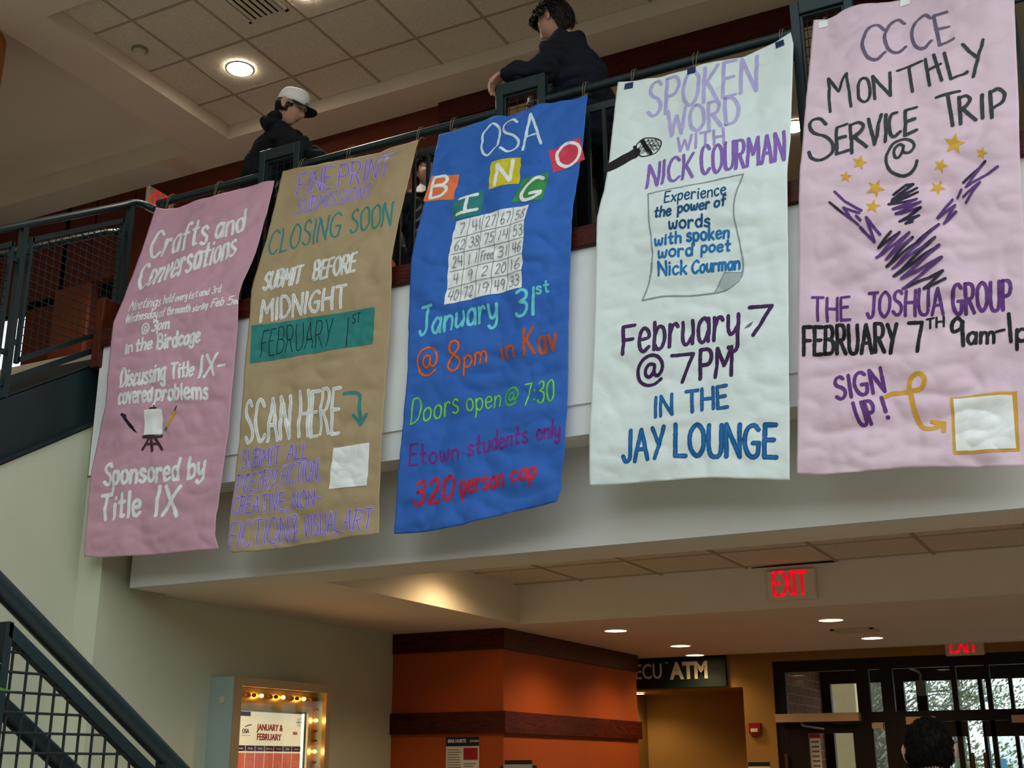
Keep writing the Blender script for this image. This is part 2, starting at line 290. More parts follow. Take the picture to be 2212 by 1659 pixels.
BANNER_ART = {
 1: [
  ('w',1,'white',0.022,'Crafts',0.084,4.6734,0.5771,4.6813,0.0663,4.8883,0.64,None),
  ('w',1,'white',0.022,'and',0.6281,4.7038,0.8493,4.7065,0.6036,4.877,0.64,None),
  ('w',2,'white',0.021,'Conversations',0.0902,4.4334,0.8625,4.5222,0.0644,4.6254,0.66,None),
  ('w',3,'white',0.0085,'Meetings',0.0941,4.2791,0.3615,4.2687,0.0915,4.3463,0.62,None),
  ('w',3,'white',0.0085,'held',0.3827,4.2723,0.4696,4.2691,0.3719,4.3318,0.62,None),
  ('w',3,'white',0.0085,'every',0.4886,4.2664,0.5863,4.267,0.4793,4.3172,0.62,None),
  ('w',3,'white',0.0085,'1st',0.6015,4.262,0.6649,4.2688,0.5959,4.3077,0.62,None),
  ('w',3,'white',0.0085,'and',0.6784,4.2677,0.7475,4.2696,0.6731,4.312,0.62,None),
  ('w',3,'white',0.0085,'3rd',0.7745,4.2668,0.8382,4.2695,0.7639,4.3173,0.62,None),
  ('w',4,'white',0.009,'Wednesday',0.0962,4.1974,0.3678,4.1912,0.1016,4.2515,0.62,None),
  ('w',4,'white',0.009,'of',0.3732,4.1847,0.4222,4.1877,0.38,4.235,0.62,None),
  ('w',4,'white',0.009,'the',0.4402,4.1875,0.4982,4.1868,0.4451,4.2366,0.62,None),
  ('w',4,'white',0.009,'month',0.5121,4.1823,0.6311,4.1802,0.5139,4.2302,0.62,None),
  ('w',4,'white',0.009,'starting',0.6495,4.1715,0.7791,4.1722,0.6558,4.2137,0.62,None),
  ('w',4,'white',0.009,'Feb',0.805,4.1691,0.8941,4.1723,0.818,4.2189,0.62,None),
  ('w',4,'white',0.009,'5',0.9197,4.1678,0.9576,4.1681,0.9291,4.218,0.62,None),
  ('w',4,'white',0.009,'th',0.9619,4.1646,0.9938,4.1638,0.9647,4.1917,0.62,None),
  ('w',5,'white',0.011,'@',0.2461,4.0986,0.3086,4.1025,0.2438,4.1589,0.62,None),
  ('w',5,'white',0.014,'3pm',0.3335,4.1041,0.4776,4.1028,0.3377,4.168,0.62,None),
  ('w',6,'white',0.015,'in',0.1287,3.9971,0.1844,4.0039,0.1327,4.0588,0.62,None),
  ('w',6,'white',0.016,'the',0.2123,3.9982,0.3451,3.9984,0.2174,4.075,0.62,None),
  ('w',6,'white',0.018,'Birdcage',0.3884,3.9846,0.7405,3.977,0.3895,4.0752,0.62,None),
  ('w',7,'white',0.018,'Discussing',0.1119,3.7844,0.4989,3.779,0.1181,3.9007,0.6,None),
  ('w',7,'white',0.017,'Title',0.5332,3.7805,0.6995,3.7744,0.5311,3.8705,0.62,None),
  ('w',7,'white',0.019,'IX',0.7363,3.7587,0.8562,3.7558,0.7503,3.8837,0.62,None),
  ('l',7,'white',0.016,[0.8775,3.8083,0.9275,3.8072],None),
  ('w',8,'white',0.017,'covered',0.1148,3.6848,0.3965,3.6678,0.1122,3.7635,0.8,None),
  ('w',8,'white',0.018,'problems',0.4216,3.6645,0.8353,3.6233,0.416,3.75,0.72,None),
  ('w',9,'white',0.021,'Sponsored',0.1183,3.2089,0.6928,3.1794,0.1188,3.3276,0.62,None),
  ('w',9,'white',0.021,'by',0.7475,3.1736,0.867,3.1848,0.7442,3.2952,0.62,None),
  ('w',10,'white',0.024,'Title',0.113,3.0027,0.4311,3.0032,0.1109,3.1425,0.62,None),
  ('w',10,'white',0.026,'IX',0.5348,2.9939,0.7065,2.9732,0.5387,3.1531,0.62,None),
  ('p','brush','black',0,[0.1998,3.5775,0.2186,3.5831,0.2798,3.5316,0.3254,3.4824,0.2993,3.4959,0.2546,3.5268],None),
  ('p','brush','purple_dark',0,[0.1618,3.6143,0.1763,3.6205,0.2104,3.6057,0.2204,3.5804,0.1998,3.5775,0.1786,3.6001],None),
  ('l','easel','wood_brown',0.012,[0.4265,3.6296,0.4319,3.6059],None),
  ('l','easel','wood_brown',0.02,[0.4096,3.6119,0.4455,3.6104],None),
  ('p','easel','white',0,[0.3621,3.6125,0.4904,3.6054,0.5154,3.4496,0.3766,3.4627],None),
  ('l','easel','wood_brown',0.02,[0.378,3.4563,0.5133,3.4452],None),
  ('l','easel','wood_brown',0.016,[0.4296,3.446,0.3851,3.3825],None),
  ('l','easel','wood_brown',0.016,[0.4454,3.4441,0.4559,3.3672],None),
  ('l','easel','wood_brown',0.016,[0.4658,3.444,0.5253,3.3684],None),
  ('l','easel','wood_brown',0.011,[0.4076,3.408,0.4952,3.403],None),
  ('l','pencil','gold',0.022,[0.5413,3.4871,0.5855,3.5796],None),
  ('l','pencil','black',0.008,[0.5874,3.5856,0.5954,3.6066],None),
  ('l','pencil','grey',0.02,[0.5377,3.4797,0.5407,3.4848],None),
 ],
 2: [
  ('w',1,'lavender',0.017,'FINE',0.1635,4.8839,0.4395,4.8676,0.1516,5.0577,0.62,'violet'),
  ('w',1,'lavender',0.017,'PRINT',0.4763,4.8685,0.8565,4.8598,0.4672,5.0401,0.62,'violet'),
  ('w',2,'lavender',0.012,'SUBMISSIONS',0.2015,4.7314,0.7471,4.7305,0.204,4.8362,0.62,'violet'),
  ('w',3,'teal',0.013,'CLOSING',0.0532,4.4598,0.6022,4.4825,0.0255,4.6431,0.62,None),
  ('w',3,'teal',0.014,'SOON',0.6512,4.4881,0.9584,4.4707,0.6332,4.6583,0.62,None),
  ('w',4,'white',0.018,'SUBMIT',0.0872,4.2163,0.3648,4.2133,0.0875,4.3278,0.62,'greywhite'),
  ('w',4,'white',0.017,'BEFORE',0.4502,4.2129,0.7593,4.2053,0.4482,4.3326,0.62,'greywhite'),
  ('w',5,'white',0.019,'MIDNIGHT',0.083,4.03,0.7106,4.0128,0.0876,4.151,0.62,'greywhite'),
  ('p','patch','teal_paint',0,[0.0199,4.0128,0.895,3.9711,0.8919,3.7698,0.0361,3.7882],None),
  ('w','patch_text','ink',0.0045,'FEBRUARY',0.1074,3.8183,0.6261,3.8054,0.1079,3.9722,0.62,None),
  ('l','patch_text','ink',0.005,[0.7153,3.9439,0.7158,3.783],None),
  ('w','patch_text','ink',0.0045,'ST',0.7461,3.9069,0.7996,3.9076,0.7476,3.9569,0.62,None),
  ('w',6,'white',0.021,'SCAN',0.0496,3.3317,0.3764,3.3173,0.032,3.5677,0.62,'greywhite'),
  ('w',6,'white',0.02,'HERE',0.4305,3.3184,0.7211,3.309,0.4162,3.5691,0.62,'greywhite'),
  ('s','arrow','teal',0.02,[0.7241,3.521,0.7696,3.5216,0.816,3.51,0.8391,3.4789,0.847,3.4048,0.8512,3.3382],None),
  ('l','arrow','teal',0.018,[0.8056,3.3901,0.8515,3.3349,0.8861,3.3866],None),
  ('w',7,'lavender',0.014,'SUBMIT',0.0399,3.1914,0.3256,3.188,0.0383,3.2865,0.62,'violet'),
  ('w',7,'lavender',0.014,'ALL',0.3626,3.2012,0.5105,3.1952,0.3624,3.2847,0.62,'violet'),
  ('w',8,'lavender',0.014,'POETRY,',0.0207,3.0584,0.3275,3.0616,0.0228,3.157,0.62,'violet'),
  ('w',8,'lavender',0.014,'FICTION,',0.3396,3.0683,0.6198,3.0728,0.3399,3.1766,0.62,'violet'),
  ('w',9,'lavender',0.014,'CREATIVE,',0.0134,2.9411,0.4085,2.9357,0.0108,3.0341,0.62,'violet'),
  ('w',9,'lavender',0.014,'NON-',0.4293,2.9364,0.6307,2.9391,0.425,3.0209,0.62,'violet'),
  ('w',10,'lavender',0.014,'FICTION&',0.0065,2.7603,0.476,2.7693,0.0215,2.8962,0.62,'violet'),
  ('w',10,'lavender',0.014,'VISUAL',0.5108,2.7828,0.7656,2.7904,0.5091,2.8893,0.62,'violet'),
  ('w',10,'lavender',0.014,'ART',0.7852,2.7887,0.9567,2.788,0.7961,2.8921,0.62,'violet'),
  ('p','sheet','paper_white',0,[0.687,3.2295,0.9252,3.2304,0.9217,3.0107,0.6759,3.0146],None),
 ],
 3: [
  ('w',1,'icewhite',0.016,'O',0.3273,4.8106,0.4539,4.81,0.3122,5.0594,0.62,None),
  ('w',1,'icewhite',0.017,'S',0.4724,4.8165,0.5955,4.7998,0.4492,5.0497,0.62,None),
  ('w',1,'icewhite',0.017,'A',0.6153,4.7943,0.7397,4.8027,0.5821,5.0387,0.62,None),
  ('p','tile','orange_paint',0,[0.017,4.7695,0.2057,4.7316,0.2109,4.7225,0.197,4.5651,0.1917,4.5609,-0.0029,4.5889,-0.0089,4.5999,0.0089,4.7638],None),
  ('w','tile','white',0.02,'B',0.0355,4.6031,0.1469,4.5924,0.0338,4.7554,0.62,None),
  ('p','tile','teal_paint',0,[0.2128,4.5668,0.3904,4.5726,0.3974,4.5645,0.4156,4.4086,0.4108,4.4025,0.2309,4.4081,0.2222,4.4155,0.2069,4.5608],None),
  ('l','tile','white',0.02,[0.2429,4.552,0.357,4.5561],None),
  ('l','tile','white',0.02,[0.2978,4.5523,0.3099,4.4399],None),
  ('l','tile','white',0.02,[0.2523,4.4382,0.3802,4.4457],None),
  ('p','tile','yellow_paint',0,[0.4208,4.7658,0.6076,4.7464,0.614,4.7371,0.63,4.5607,0.6249,4.5556,0.4247,4.576,0.425,4.588,0.4154,4.7605],None),
  ('l','tile','white',0.022,[0.464,4.5892,0.4665,4.7246,0.5629,4.5916,0.5611,4.7324],None),
  ('p','tile','green_paint',0,[0.6578,4.5856,0.8127,4.5783,0.82,4.5691,0.8017,4.4112,0.7969,4.4053,0.6118,4.4328,0.6055,4.4397,0.6476,4.5809],None),
  ('s','tile','white',0.021,[0.786,4.548,0.7452,4.5676,0.6954,4.5395,0.6603,4.4763,0.6804,4.4338,0.7392,4.43,0.7808,4.4535],None),
  ('l','tile','white',0.021,[0.7163,4.4668,0.7815,4.464],None),
  ('p','tile','red_paint',0,[0.7862,4.7418,0.9739,4.7857,1.028,4.6157,0.8448,4.569],None),
  ('s','tile','white',0.019,[0.9097,4.7612,0.8575,4.7408,0.8468,4.683,0.8736,4.6252,0.9271,4.5973,0.9763,4.625,0.9883,4.6859,0.9612,4.7399,0.9097,4.7612],None),
  ('p','card','paper_white',0,[0.2529,4.3967,0.7204,4.3949,0.7195,3.9182,0.2362,3.9066],None),
  ('l','card','pencil',0.0025,[0.3487,4.3963,0.3353,3.909],None),
  ('l','card','pencil',0.0025,[0.2635,4.2834,0.7304,4.2846],None),
  ('l','card','pencil',0.0025,[0.4433,4.3959,0.4332,3.9113],None),
  ('l','card','pencil',0.0025,[0.2603,4.1837,0.7296,4.1874],None),
  ('l','card','pencil',0.0025,[0.5368,4.3956,0.5298,3.9136],None),
  ('l','card','pencil',0.0025,[0.2526,4.0906,0.7263,4.0969],None),
  ('l','card','pencil',0.0025,[0.6291,4.3952,0.6253,3.9159],None),
  ('l','card','pencil',0.0025,[0.245,3.9983,0.7231,4.0072],None),
  ('w','card','pencil',0.0035,'7',0.2957,4.3024,0.3263,4.3025,0.2881,4.3734,0.62,None),
  ('w','card','pencil',0.0035,'41',0.3758,4.3026,0.4362,4.3027,0.3682,4.3732,0.62,None),
  ('w','card','pencil',0.0035,'27',0.47,4.3027,0.5298,4.3028,0.4626,4.373,0.62,None),
  ('w','card','pencil',0.0035,'67',0.5631,4.3029,0.6222,4.303,0.5558,4.3728,0.62,None),
  ('w','card','pencil',0.0035,'58',0.6552,4.303,0.7135,4.3031,0.648,4.3725,0.62,None),
  ('w','card','pencil',0.0035,'62',0.2793,4.2006,0.3407,4.2011,0.281,4.2627,0.62,None),
  ('w','card','pencil',0.0035,'38',0.3751,4.2013,0.4357,4.2017,0.3765,4.2631,0.62,None),
  ('w','card','pencil',0.0035,'75',0.4696,4.202,0.5296,4.2024,0.4708,4.2634,0.62,None),
  ('w','card','pencil',0.0035,'14',0.5631,4.2026,0.6223,4.203,0.564,4.2638,0.62,None),
  ('w','card','pencil',0.0035,'53',0.6554,4.2032,0.7139,4.2036,0.6561,4.2641,0.62,None),
  ('w','card','pencil',0.0035,'24',0.2715,4.1075,0.3335,4.1083,0.2761,4.1652,0.62,None),
  ('w','card','pencil',0.0035,'11',0.3682,4.1087,0.4295,4.1095,0.3723,4.166,0.62,None),
  ('w','card','pencil',0.0035,'Free',0.4561,4.1098,0.5318,4.1108,0.4597,4.1668,0.62,None),
  ('w','card','pencil',0.0035,'31',0.5581,4.1111,0.6179,4.1118,0.561,4.1677,0.62,None),
  ('w','card','pencil',0.0035,'46',0.6513,4.1122,0.7104,4.113,0.6537,4.1686,0.62,None),
  ('w','card','pencil',0.0035,'4',0.2798,4.0154,0.3111,4.016,0.2843,4.0726,0.62,None),
  ('w','card','pencil',0.0035,'9',0.3772,4.0172,0.4081,4.0177,0.3812,4.074,0.62,None),
  ('w','card','pencil',0.0035,'2',0.4734,4.0189,0.504,4.0194,0.4768,4.0753,0.62,None),
  ('w','card','pencil',0.0035,'20',0.5533,4.0203,0.6137,4.0213,0.5563,4.0765,0.62,None),
  ('w','card','pencil',0.0035,'16',0.6474,4.0219,0.707,4.023,0.6498,4.0778,0.62,None),
  ('w','card','pencil',0.0035,'40',0.256,3.9235,0.3193,3.9249,0.2613,3.9802,0.62,None),
  ('w','card','pencil',0.0035,'72',0.3546,3.9257,0.4171,3.9272,0.3593,3.9822,0.62,None),
  ('w','card','pencil',0.0035,'19',0.4521,3.928,0.5138,3.9294,0.456,3.9841,0.62,None),
  ('w','card','pencil',0.0035,'49',0.5483,3.9302,0.6092,3.9316,0.5515,3.986,0.62,None),
  ('w','card','pencil',0.0035,'33',0.6433,3.9324,0.7035,3.9337,0.6459,3.9878,0.62,None),
  ('w',2,'cyan',0.017,'January',0.0712,3.7664,0.5761,3.7856,0.0848,3.9155,0.52,None),
  ('w',2,'cyan',0.018,'31',0.68,3.7723,0.7982,3.7698,0.6879,3.9058,0.62,None),
  ('w',2,'cyan',0.012,'st',0.8097,3.8693,0.8823,3.8718,0.8129,3.9251,0.62,None),
  ('w',3,'rust',0.015,'@',0.0716,3.5442,0.2082,3.5505,0.0634,3.6905,0.62,'orange_paint'),
  ('w',3,'rust',0.017,'8',0.2671,3.5441,0.3447,3.5441,0.2645,3.703,0.62,'orange_paint'),
  ('w',3,'rust',0.014,'pm',0.373,3.5484,0.5139,3.5614,0.3709,3.6479,0.62,'orange_paint'),
  ('w',3,'rust',0.014,'in',0.5956,3.5661,0.6813,3.57,0.5952,3.656,0.62,None),
  ('w',3,'rust',0.016,'Kav',0.745,3.5625,0.94,3.5647,0.7361,3.6977,0.6,None),
  ('w',4,'green_bright',0.014,'Doors',0.0533,3.2957,0.3588,3.329,0.0586,3.4301,0.5,'green_light'),
  ('w',4,'green_bright',0.012,'open',0.401,3.3221,0.6074,3.3266,0.3972,3.4191,0.62,'green_light'),
  ('w',4,'green_bright',0.011,'@',0.6323,3.3172,0.7128,3.3267,0.6271,3.4067,0.62,None),
  ('w',4,'green_bright',0.013,'7:30',0.744,3.3126,0.926,3.3097,0.7462,3.4211,0.62,'green_light'),
  ('w',5,'magenta',0.012,'Etown',0.0696,3.0861,0.3865,3.0882,0.0625,3.1898,0.5,None),
  ('w',5,'magenta',0.012,'students',0.4381,3.0967,0.7922,3.1283,0.4316,3.1918,0.55,None),
  ('w',5,'magenta',0.012,'only',0.8373,3.1293,0.9736,3.1305,0.8327,3.217,0.55,None),
  ('w',6,'red_paint2',0.017,'320',0.1143,2.8861,0.3634,2.8908,0.1213,3.0024,0.62,None),
  ('w',6,'red_paint2',0.014,'person',0.41,2.9134,0.6779,2.9262,0.4042,3.0056,0.62,None),
  ('w',6,'red_paint2',0.014,'cap',0.7237,2.9391,0.8668,2.9432,0.7146,3.0221,0.62,None),
 ],
 4: [
  ('w',1,'lilac',0.021,'SPOKEN',0.2005,4.8136,0.8273,4.8052,0.1948,5.0607,0.62,None),
  ('w',2,'lilac',0.021,'WORD',0.3305,4.6363,0.7423,4.6088,0.3179,4.8147,0.62,None),
  ('w',3,'lilac2',0.015,'WITH',0.4007,4.5118,0.66,4.5011,0.3917,4.6098,0.62,None),
  ('w',4,'violet2',0.018,'NICK',0.2512,4.3321,0.5122,4.3292,0.2427,4.4785,0.62,None),
  ('w',4,'violet2',0.019,'COURMAN',0.5467,4.3296,0.9947,4.3034,0.5319,4.5077,0.62,None),
  ('l','mic','black',0.058,[0.0071,4.5223,0.1515,4.5777],None),
  ('s','mic','black',0.006,[0.1543,4.6275,0.1859,4.6675,0.2386,4.6596,0.2838,4.6315,0.2948,4.5981,0.2735,4.5544,0.2235,4.5434,0.1788,4.5554,0.1543,4.6275],None),
  ('l','mic','black',0.02,[0.1781,4.6564,0.2408,4.5554],None),
  ('l','mic','black',0.016,[0.1444,4.6201,0.1691,4.563],None),
  ('l','mic','black',0.0035,[0.1672,4.6616,0.227,4.5493],None),
  ('l','mic','black',0.0035,[0.1633,4.5745,0.1962,4.6686],None),
  ('l','mic','black',0.0035,[0.1897,4.6633,0.2433,4.5567],None),
  ('l','mic','black',0.0035,[0.1753,4.5752,0.2199,4.6547],None),
  ('l','mic','black',0.0035,[0.2128,4.6568,0.2595,4.5641],None),
  ('l','mic','black',0.0035,[0.1874,4.5759,0.2435,4.6409],None),
  ('l','mic','black',0.0035,[0.2359,4.6502,0.2757,4.5715],None),
  ('l','mic','black',0.0035,[0.1994,4.5766,0.2669,4.6272],None),
  ('l','mic','black',0.0035,[0.2588,4.6436,0.292,4.5789],None),
  ('l','mic','black',0.0035,[0.2114,4.5772,0.2903,4.6135],None),
  ('s','mic','black',0.0035,[0.1654,4.5991,0.2165,4.61,0.2912,4.5891],None),
  ('s','mic','black',0.0035,[0.1664,4.6394,0.2225,4.6438,0.2839,4.6294],None),
  ('s','mic','black',0.0035,[0.1864,4.5633,0.2362,4.5794,0.2846,4.5691],None),
  ('s','scroll','scroll_grey',0.006,[0.268,4.2901,0.4045,4.2843,0.534,4.2797,0.6609,4.2768,0.7818,4.2715],None),
  ('s','scroll','scroll_grey',0.006,[0.7818,4.2715,0.7557,4.2041,0.7367,4.1317,0.7406,4.0397,0.7634,3.93,0.777,3.8383,0.7731,3.7727],None),
  ('s','scroll','scroll_grey',0.006,[0.268,4.2901,0.2863,4.2104,0.2923,4.1304,0.3084,4.0102,0.3081,3.8947,0.2951,3.8512],None),
  ('w',5,'ink_blue',0.0085,'Experience',0.3734,4.2118,0.7058,4.1842,0.3719,4.2723,0.62,None),
  ('w',6,'ink_blue',0.0115,'the',0.3222,4.1424,0.4111,4.139,0.3277,4.1947,0.62,None),
  ('w',6,'ink_blue',0.0115,'power',0.4487,4.1414,0.613,4.1361,0.4512,4.1939,0.62,None),
  ('w',6,'ink_blue',0.0115,'of',0.6363,4.132,0.6944,4.1352,0.6392,4.1814,0.62,None),
  ('w',7,'ink_blue',0.0115,'words',0.4002,4.0682,0.6174,4.0455,0.4025,4.1283,0.62,None),
  ('w',8,'blue2',0.0125,'with',0.3248,4.0017,0.465,3.9938,0.327,4.0555,0.62,None),
  ('w',8,'blue2',0.0125,'spoken',0.4927,3.9915,0.714,3.9696,0.4951,4.0524,0.62,None),
  ('w',9,'blue2',0.0125,'word',0.3421,3.9367,0.5248,3.9192,0.3443,3.9964,0.62,None),
  ('w',9,'blue2',0.0125,'poet',0.5678,3.9224,0.7179,3.9014,0.5705,3.9787,0.62,None),
  ('w',10,'blue2',0.0125,'Nick',0.3434,3.8501,0.4959,3.8302,0.3423,3.919,0.62,None),
  ('w',10,'blue2',0.0125,'Courman',0.5202,3.8258,0.7671,3.8069,0.5227,3.8893,0.62,None),
  ('s','scroll','scroll_grey',0.006,[0.305,3.916,0.3007,3.86,0.2831,3.7997,0.2581,3.7394],None),
  ('s','scroll','scroll_grey',0.006,[0.2581,3.7394,0.3176,3.7412,0.3841,3.7416,0.5081,3.7224,0.6226,3.7129,0.7072,3.7221,0.7595,3.7536,0.7769,3.7878,0.7784,3.8558],None),
  ('p','scroll','scroll_fill',0,[0.6859,3.8009,0.7734,3.785,0.7629,3.7462,0.7142,3.7208,0.6333,3.7125,0.6613,3.7505],None),
  ('l','scroll','scroll_grey',0.005,[0.6333,3.7125,0.6859,3.8009,0.7755,3.7847],None),
  ('w',11,'plum',0.019,'February',0.1619,3.4872,0.7793,3.4797,0.1591,3.6223,0.85,'plum2'),
  ('l',11,'plum',0.019,[0.8116,3.6102,0.9193,3.6022,0.8326,3.4747],None),
  ('p',11,'grey',0,[0.788,3.5112,0.805,3.5316,0.8289,3.5463,0.8201,3.5226,0.8085,3.5146],None),
  ('w',12,'plum',0.018,'@',0.242,3.3199,0.3875,3.3221,0.2385,3.4588,0.62,None),
  ('l',12,'plum',0.018,[0.4235,3.4404,0.5331,3.4343,0.4772,3.3097],None),
  ('w',12,'plum',0.019,'PM',0.5668,3.3105,0.733,3.3036,0.5696,3.4454,0.62,None),
  ('w',13,'blue3',0.017,'IN',0.3413,3.1617,0.4339,3.1632,0.338,3.2552,0.62,'blue2'),
  ('w',13,'blue3',0.018,'THE',0.5022,3.1662,0.7125,3.1639,0.4998,3.2626,0.62,'blue2'),
  ('w',14,'blue3',0.021,'~AY',0.1767,2.972,0.3945,2.9743,0.179,3.1117,0.62,'blue2'),
  ('w',14,'blue3',0.023,'LOUNGE',0.4475,2.9717,0.9527,2.9109,0.4482,3.1132,0.62,'blue2'),
 ],
 5: [
  ('w',1,'grey_plum',0.018,'C',0.2777,4.8112,0.3922,4.8078,0.2677,5.0327,0.62,None),
  ('w',1,'grey_plum',0.018,'C',0.3858,4.8217,0.4876,4.82,0.3781,5.046,0.62,None),
  ('w',1,'grey_plum',0.018,'C',0.5156,4.8106,0.6146,4.8161,0.5108,5.0355,0.62,None),
  ('l',1,'grey_plum',0.018,[0.6817,5.0093,0.6176,5.0123,0.6506,4.801,0.7145,4.8207],None),
  ('l',1,'grey_plum',0.016,[0.6303,4.9083,0.6929,4.909],None),
  ('l',2,'charcoal',0.015,[0.1295,4.5412,0.1078,4.7582,0.1629,4.6637,0.1991,4.7633,0.2337,4.5411],None),
  ('s',2,'charcoal',0.016,[0.2852,4.6926,0.2646,4.6562,0.2713,4.5784,0.3019,4.5487,0.3224,4.5911,0.312,4.6747,0.2852,4.6926],None),
  ('l',2,'charcoal',0.016,[0.3476,4.5572,0.334,4.6963,0.4215,4.5561,0.4139,4.7043],None),
  ('l',2,'charcoal',0.016,[0.4503,4.7079,0.5656,4.7268],None),
  ('l',2,'charcoal',0.016,[0.5046,4.7133,0.5252,4.552],None),
  ('l',2,'charcoal',0.016,[0.5834,4.7305,0.6084,4.5512],None),
  ('l',2,'charcoal',0.016,[0.624,4.7428,0.6656,4.5572],None),
  ('l',2,'charcoal',0.016,[0.6023,4.6535,0.6586,4.6681],None),
  ('l',2,'charcoal',0.016,[0.6745,4.7337,0.7072,4.557,0.7784,4.5877],None),
  ('l',2,'charcoal',0.016,[0.7602,4.7573,0.8186,4.6672],None),
  ('l',2,'charcoal',0.016,[0.8527,4.7611,0.8052,4.5516],None),
  ('s',3,'charcoal',0.018,[0.1133,4.4668,0.0849,4.5047,0.0469,4.5092,0.032,4.4808,0.0514,4.4365,0.1059,4.4001,0.1494,4.3472,0.152,4.3018,0.1249,4.2717,0.0849,4.2668,0.0499,4.29,0.0361,4.3241],None),
  ('l',3,'charcoal',0.017,[0.2184,4.4366,0.1694,4.4305,0.1732,4.2801,0.2292,4.2882],None),
  ('l',3,'charcoal',0.017,[0.1708,4.3593,0.2145,4.3634],None),
  ('l',3,'charcoal',0.017,[0.2462,4.2702,0.2357,4.4271],None),
  ('l',3,'charcoal',0.017,[0.2585,4.3511,0.3155,4.2852],None),
  ('l',3,'charcoal',0.017,[0.3201,4.4438,0.3546,4.2851,0.381,4.4533],None),
  ('l',3,'charcoal',0.017,[0.4027,4.447,0.4053,4.2868],None),
  ('l',3,'charcoal',0.017,[0.5441,4.4504,0.495,4.4451,0.4957,4.2958,0.5477,4.314],None),
  ('l',3,'charcoal',0.017,[0.4961,4.3766,0.5378,4.3849],None),
  ('s',3,'charcoal',0.017,[0.2359,4.4225,0.2734,4.4318,0.2998,4.4042,0.2866,4.3719,0.2477,4.3514],None),
  ('s',3,'charcoal',0.017,[0.454,4.4427,0.4314,4.4385,0.4198,4.3878,0.4254,4.3327,0.4432,4.3013,0.4739,4.3234],None),
  ('l',4,'charcoal',0.018,[0.64,4.4686,0.7429,4.4768],None),
  ('l',4,'charcoal',0.018,[0.6909,4.4693,0.7116,4.2917],None),
  ('l',4,'charcoal',0.018,[0.7464,4.2929,0.7426,4.4401],None),
  ('l',4,'charcoal',0.018,[0.7567,4.3694,0.8128,4.2967],None),
  ('l',4,'charcoal',0.018,[0.8428,4.4319,0.8424,4.3007],None),
  ('l',4,'charcoal',0.018,[0.8832,4.2914,0.8783,4.4387],None),
  ('s',4,'charcoal',0.017,[0.7425,4.4339,0.7745,4.4438,0.7909,4.4122,0.777,4.381,0.7486,4.3647],None),
  ('s',4,'charcoal',0.017,[0.8781,4.4343,0.9148,4.4426,0.9403,4.4109,0.9325,4.3694,0.9056,4.3469,0.881,4.3308],None),
  ('s','at','charcoal',0.014,[0.4917,4.2411,0.4717,4.2557,0.4482,4.2361,0.4511,4.1993,0.4699,4.1878,0.4857,4.2118,0.4904,4.2375],None),
  ('s','at','charcoal',0.014,[0.489,4.2378,0.4926,4.2066,0.5216,4.1979,0.5405,4.225,0.5268,4.26,0.4881,4.2778,0.4434,4.2652,0.4161,4.2203,0.4124,4.1775,0.4359,4.1254,0.481,4.0955,0.5187,4.0981,0.5438,4.1211,0.5546,4.1495],None),
  ('p','star','gold',0,[0.728,4.2468,0.7356,4.2063,0.7695,4.1913,0.7394,4.1798,0.7434,4.1422,0.7179,4.1728,0.6863,4.1644,0.7006,4.195,0.6767,4.2285,0.7116,4.2157],None),
  ('p','star','gold',0,[0.8474,4.1474,0.8483,4.1265,0.8662,4.1154,0.8483,4.1119,0.8475,4.0914,0.8355,4.1101,0.817,4.1085,0.8275,4.1236,0.8168,4.1432,0.8355,4.1337],None),
  ('p','star','gold',0,[0.6743,4.132,0.6732,4.1063,0.6952,4.0903,0.6717,4.0886,0.6678,4.0636,0.655,4.0881,0.6308,4.0887,0.6461,4.1056,0.6344,4.1311,0.6574,4.1169],None),
  ('p','star','gold',0,[0.6607,4.0403,0.6572,4.0123,0.6805,3.9937,0.654,3.993,0.6483,3.9659,0.6352,3.9934,0.6082,3.9952,0.6268,4.013,0.6158,4.0414,0.6404,4.0247],None),
  ('p','star','gold',0,[0.295,4.2448,0.2993,4.2145,0.3249,4.2009,0.3008,4.1951,0.3018,4.1676,0.2836,4.1918,0.2585,4.1884,0.2714,4.2093,0.2541,4.2364,0.281,4.2237],None),
  ('p','star','gold',0,[0.225,4.1823,0.231,4.1595,0.2526,4.1516,0.2346,4.1436,0.2387,4.1209,0.2216,4.1385,0.2025,4.1323,0.2099,4.1514,0.1939,4.1704,0.2158,4.1644],None),
  ('p','star','gold',0,[0.383,4.1026,0.38,4.0699,0.4081,4.048,0.3765,4.0473,0.3701,4.0156,0.3541,4.0478,0.3219,4.0501,0.3438,4.0708,0.3295,4.1042,0.3598,4.0844],None),
  ('p','star','gold',0,[0.3573,4.0109,0.3637,3.9826,0.3902,3.9732,0.3674,3.9629,0.3714,3.9348,0.3509,3.9564,0.3269,3.9484,0.3371,3.9722,0.318,3.9956,0.345,3.9884],None),
  ('l','figure','figure_dark',0.014,[0.4456,4.019,0.502,4.0524,0.5331,4.0507,0.4403,3.9974,0.5493,4.0297,0.4377,3.9879,0.5534,4.0063,0.4252,3.9729,0.55,3.9696],None),
  ('l','figure','figure_purple',0.014,[0.55,3.9696,0.444,3.9465,0.5683,3.9484,0.4555,3.9242,0.5676,3.9237],None),
  ('l','figure','figure_dark',0.014,[0.5676,3.9237,0.4714,3.8862,0.5573,3.8937,0.4996,3.8682,0.5282,3.8699],None),
  ('l','figure','figure_purple',0.012,[0.1716,4.0896,0.2191,4.0333,0.3027,3.9602],None),
  ('l','figure','figure_purple',0.012,[0.2927,3.9496,0.2138,4.0012,0.2529,3.9348],None),
  ('l','figure','figure_dark',0.011,[0.1486,4.0403,0.2184,3.9671],None),
  ('l','figure','figure_purple',0.011,[0.2184,3.9671,0.287,3.8978],None),
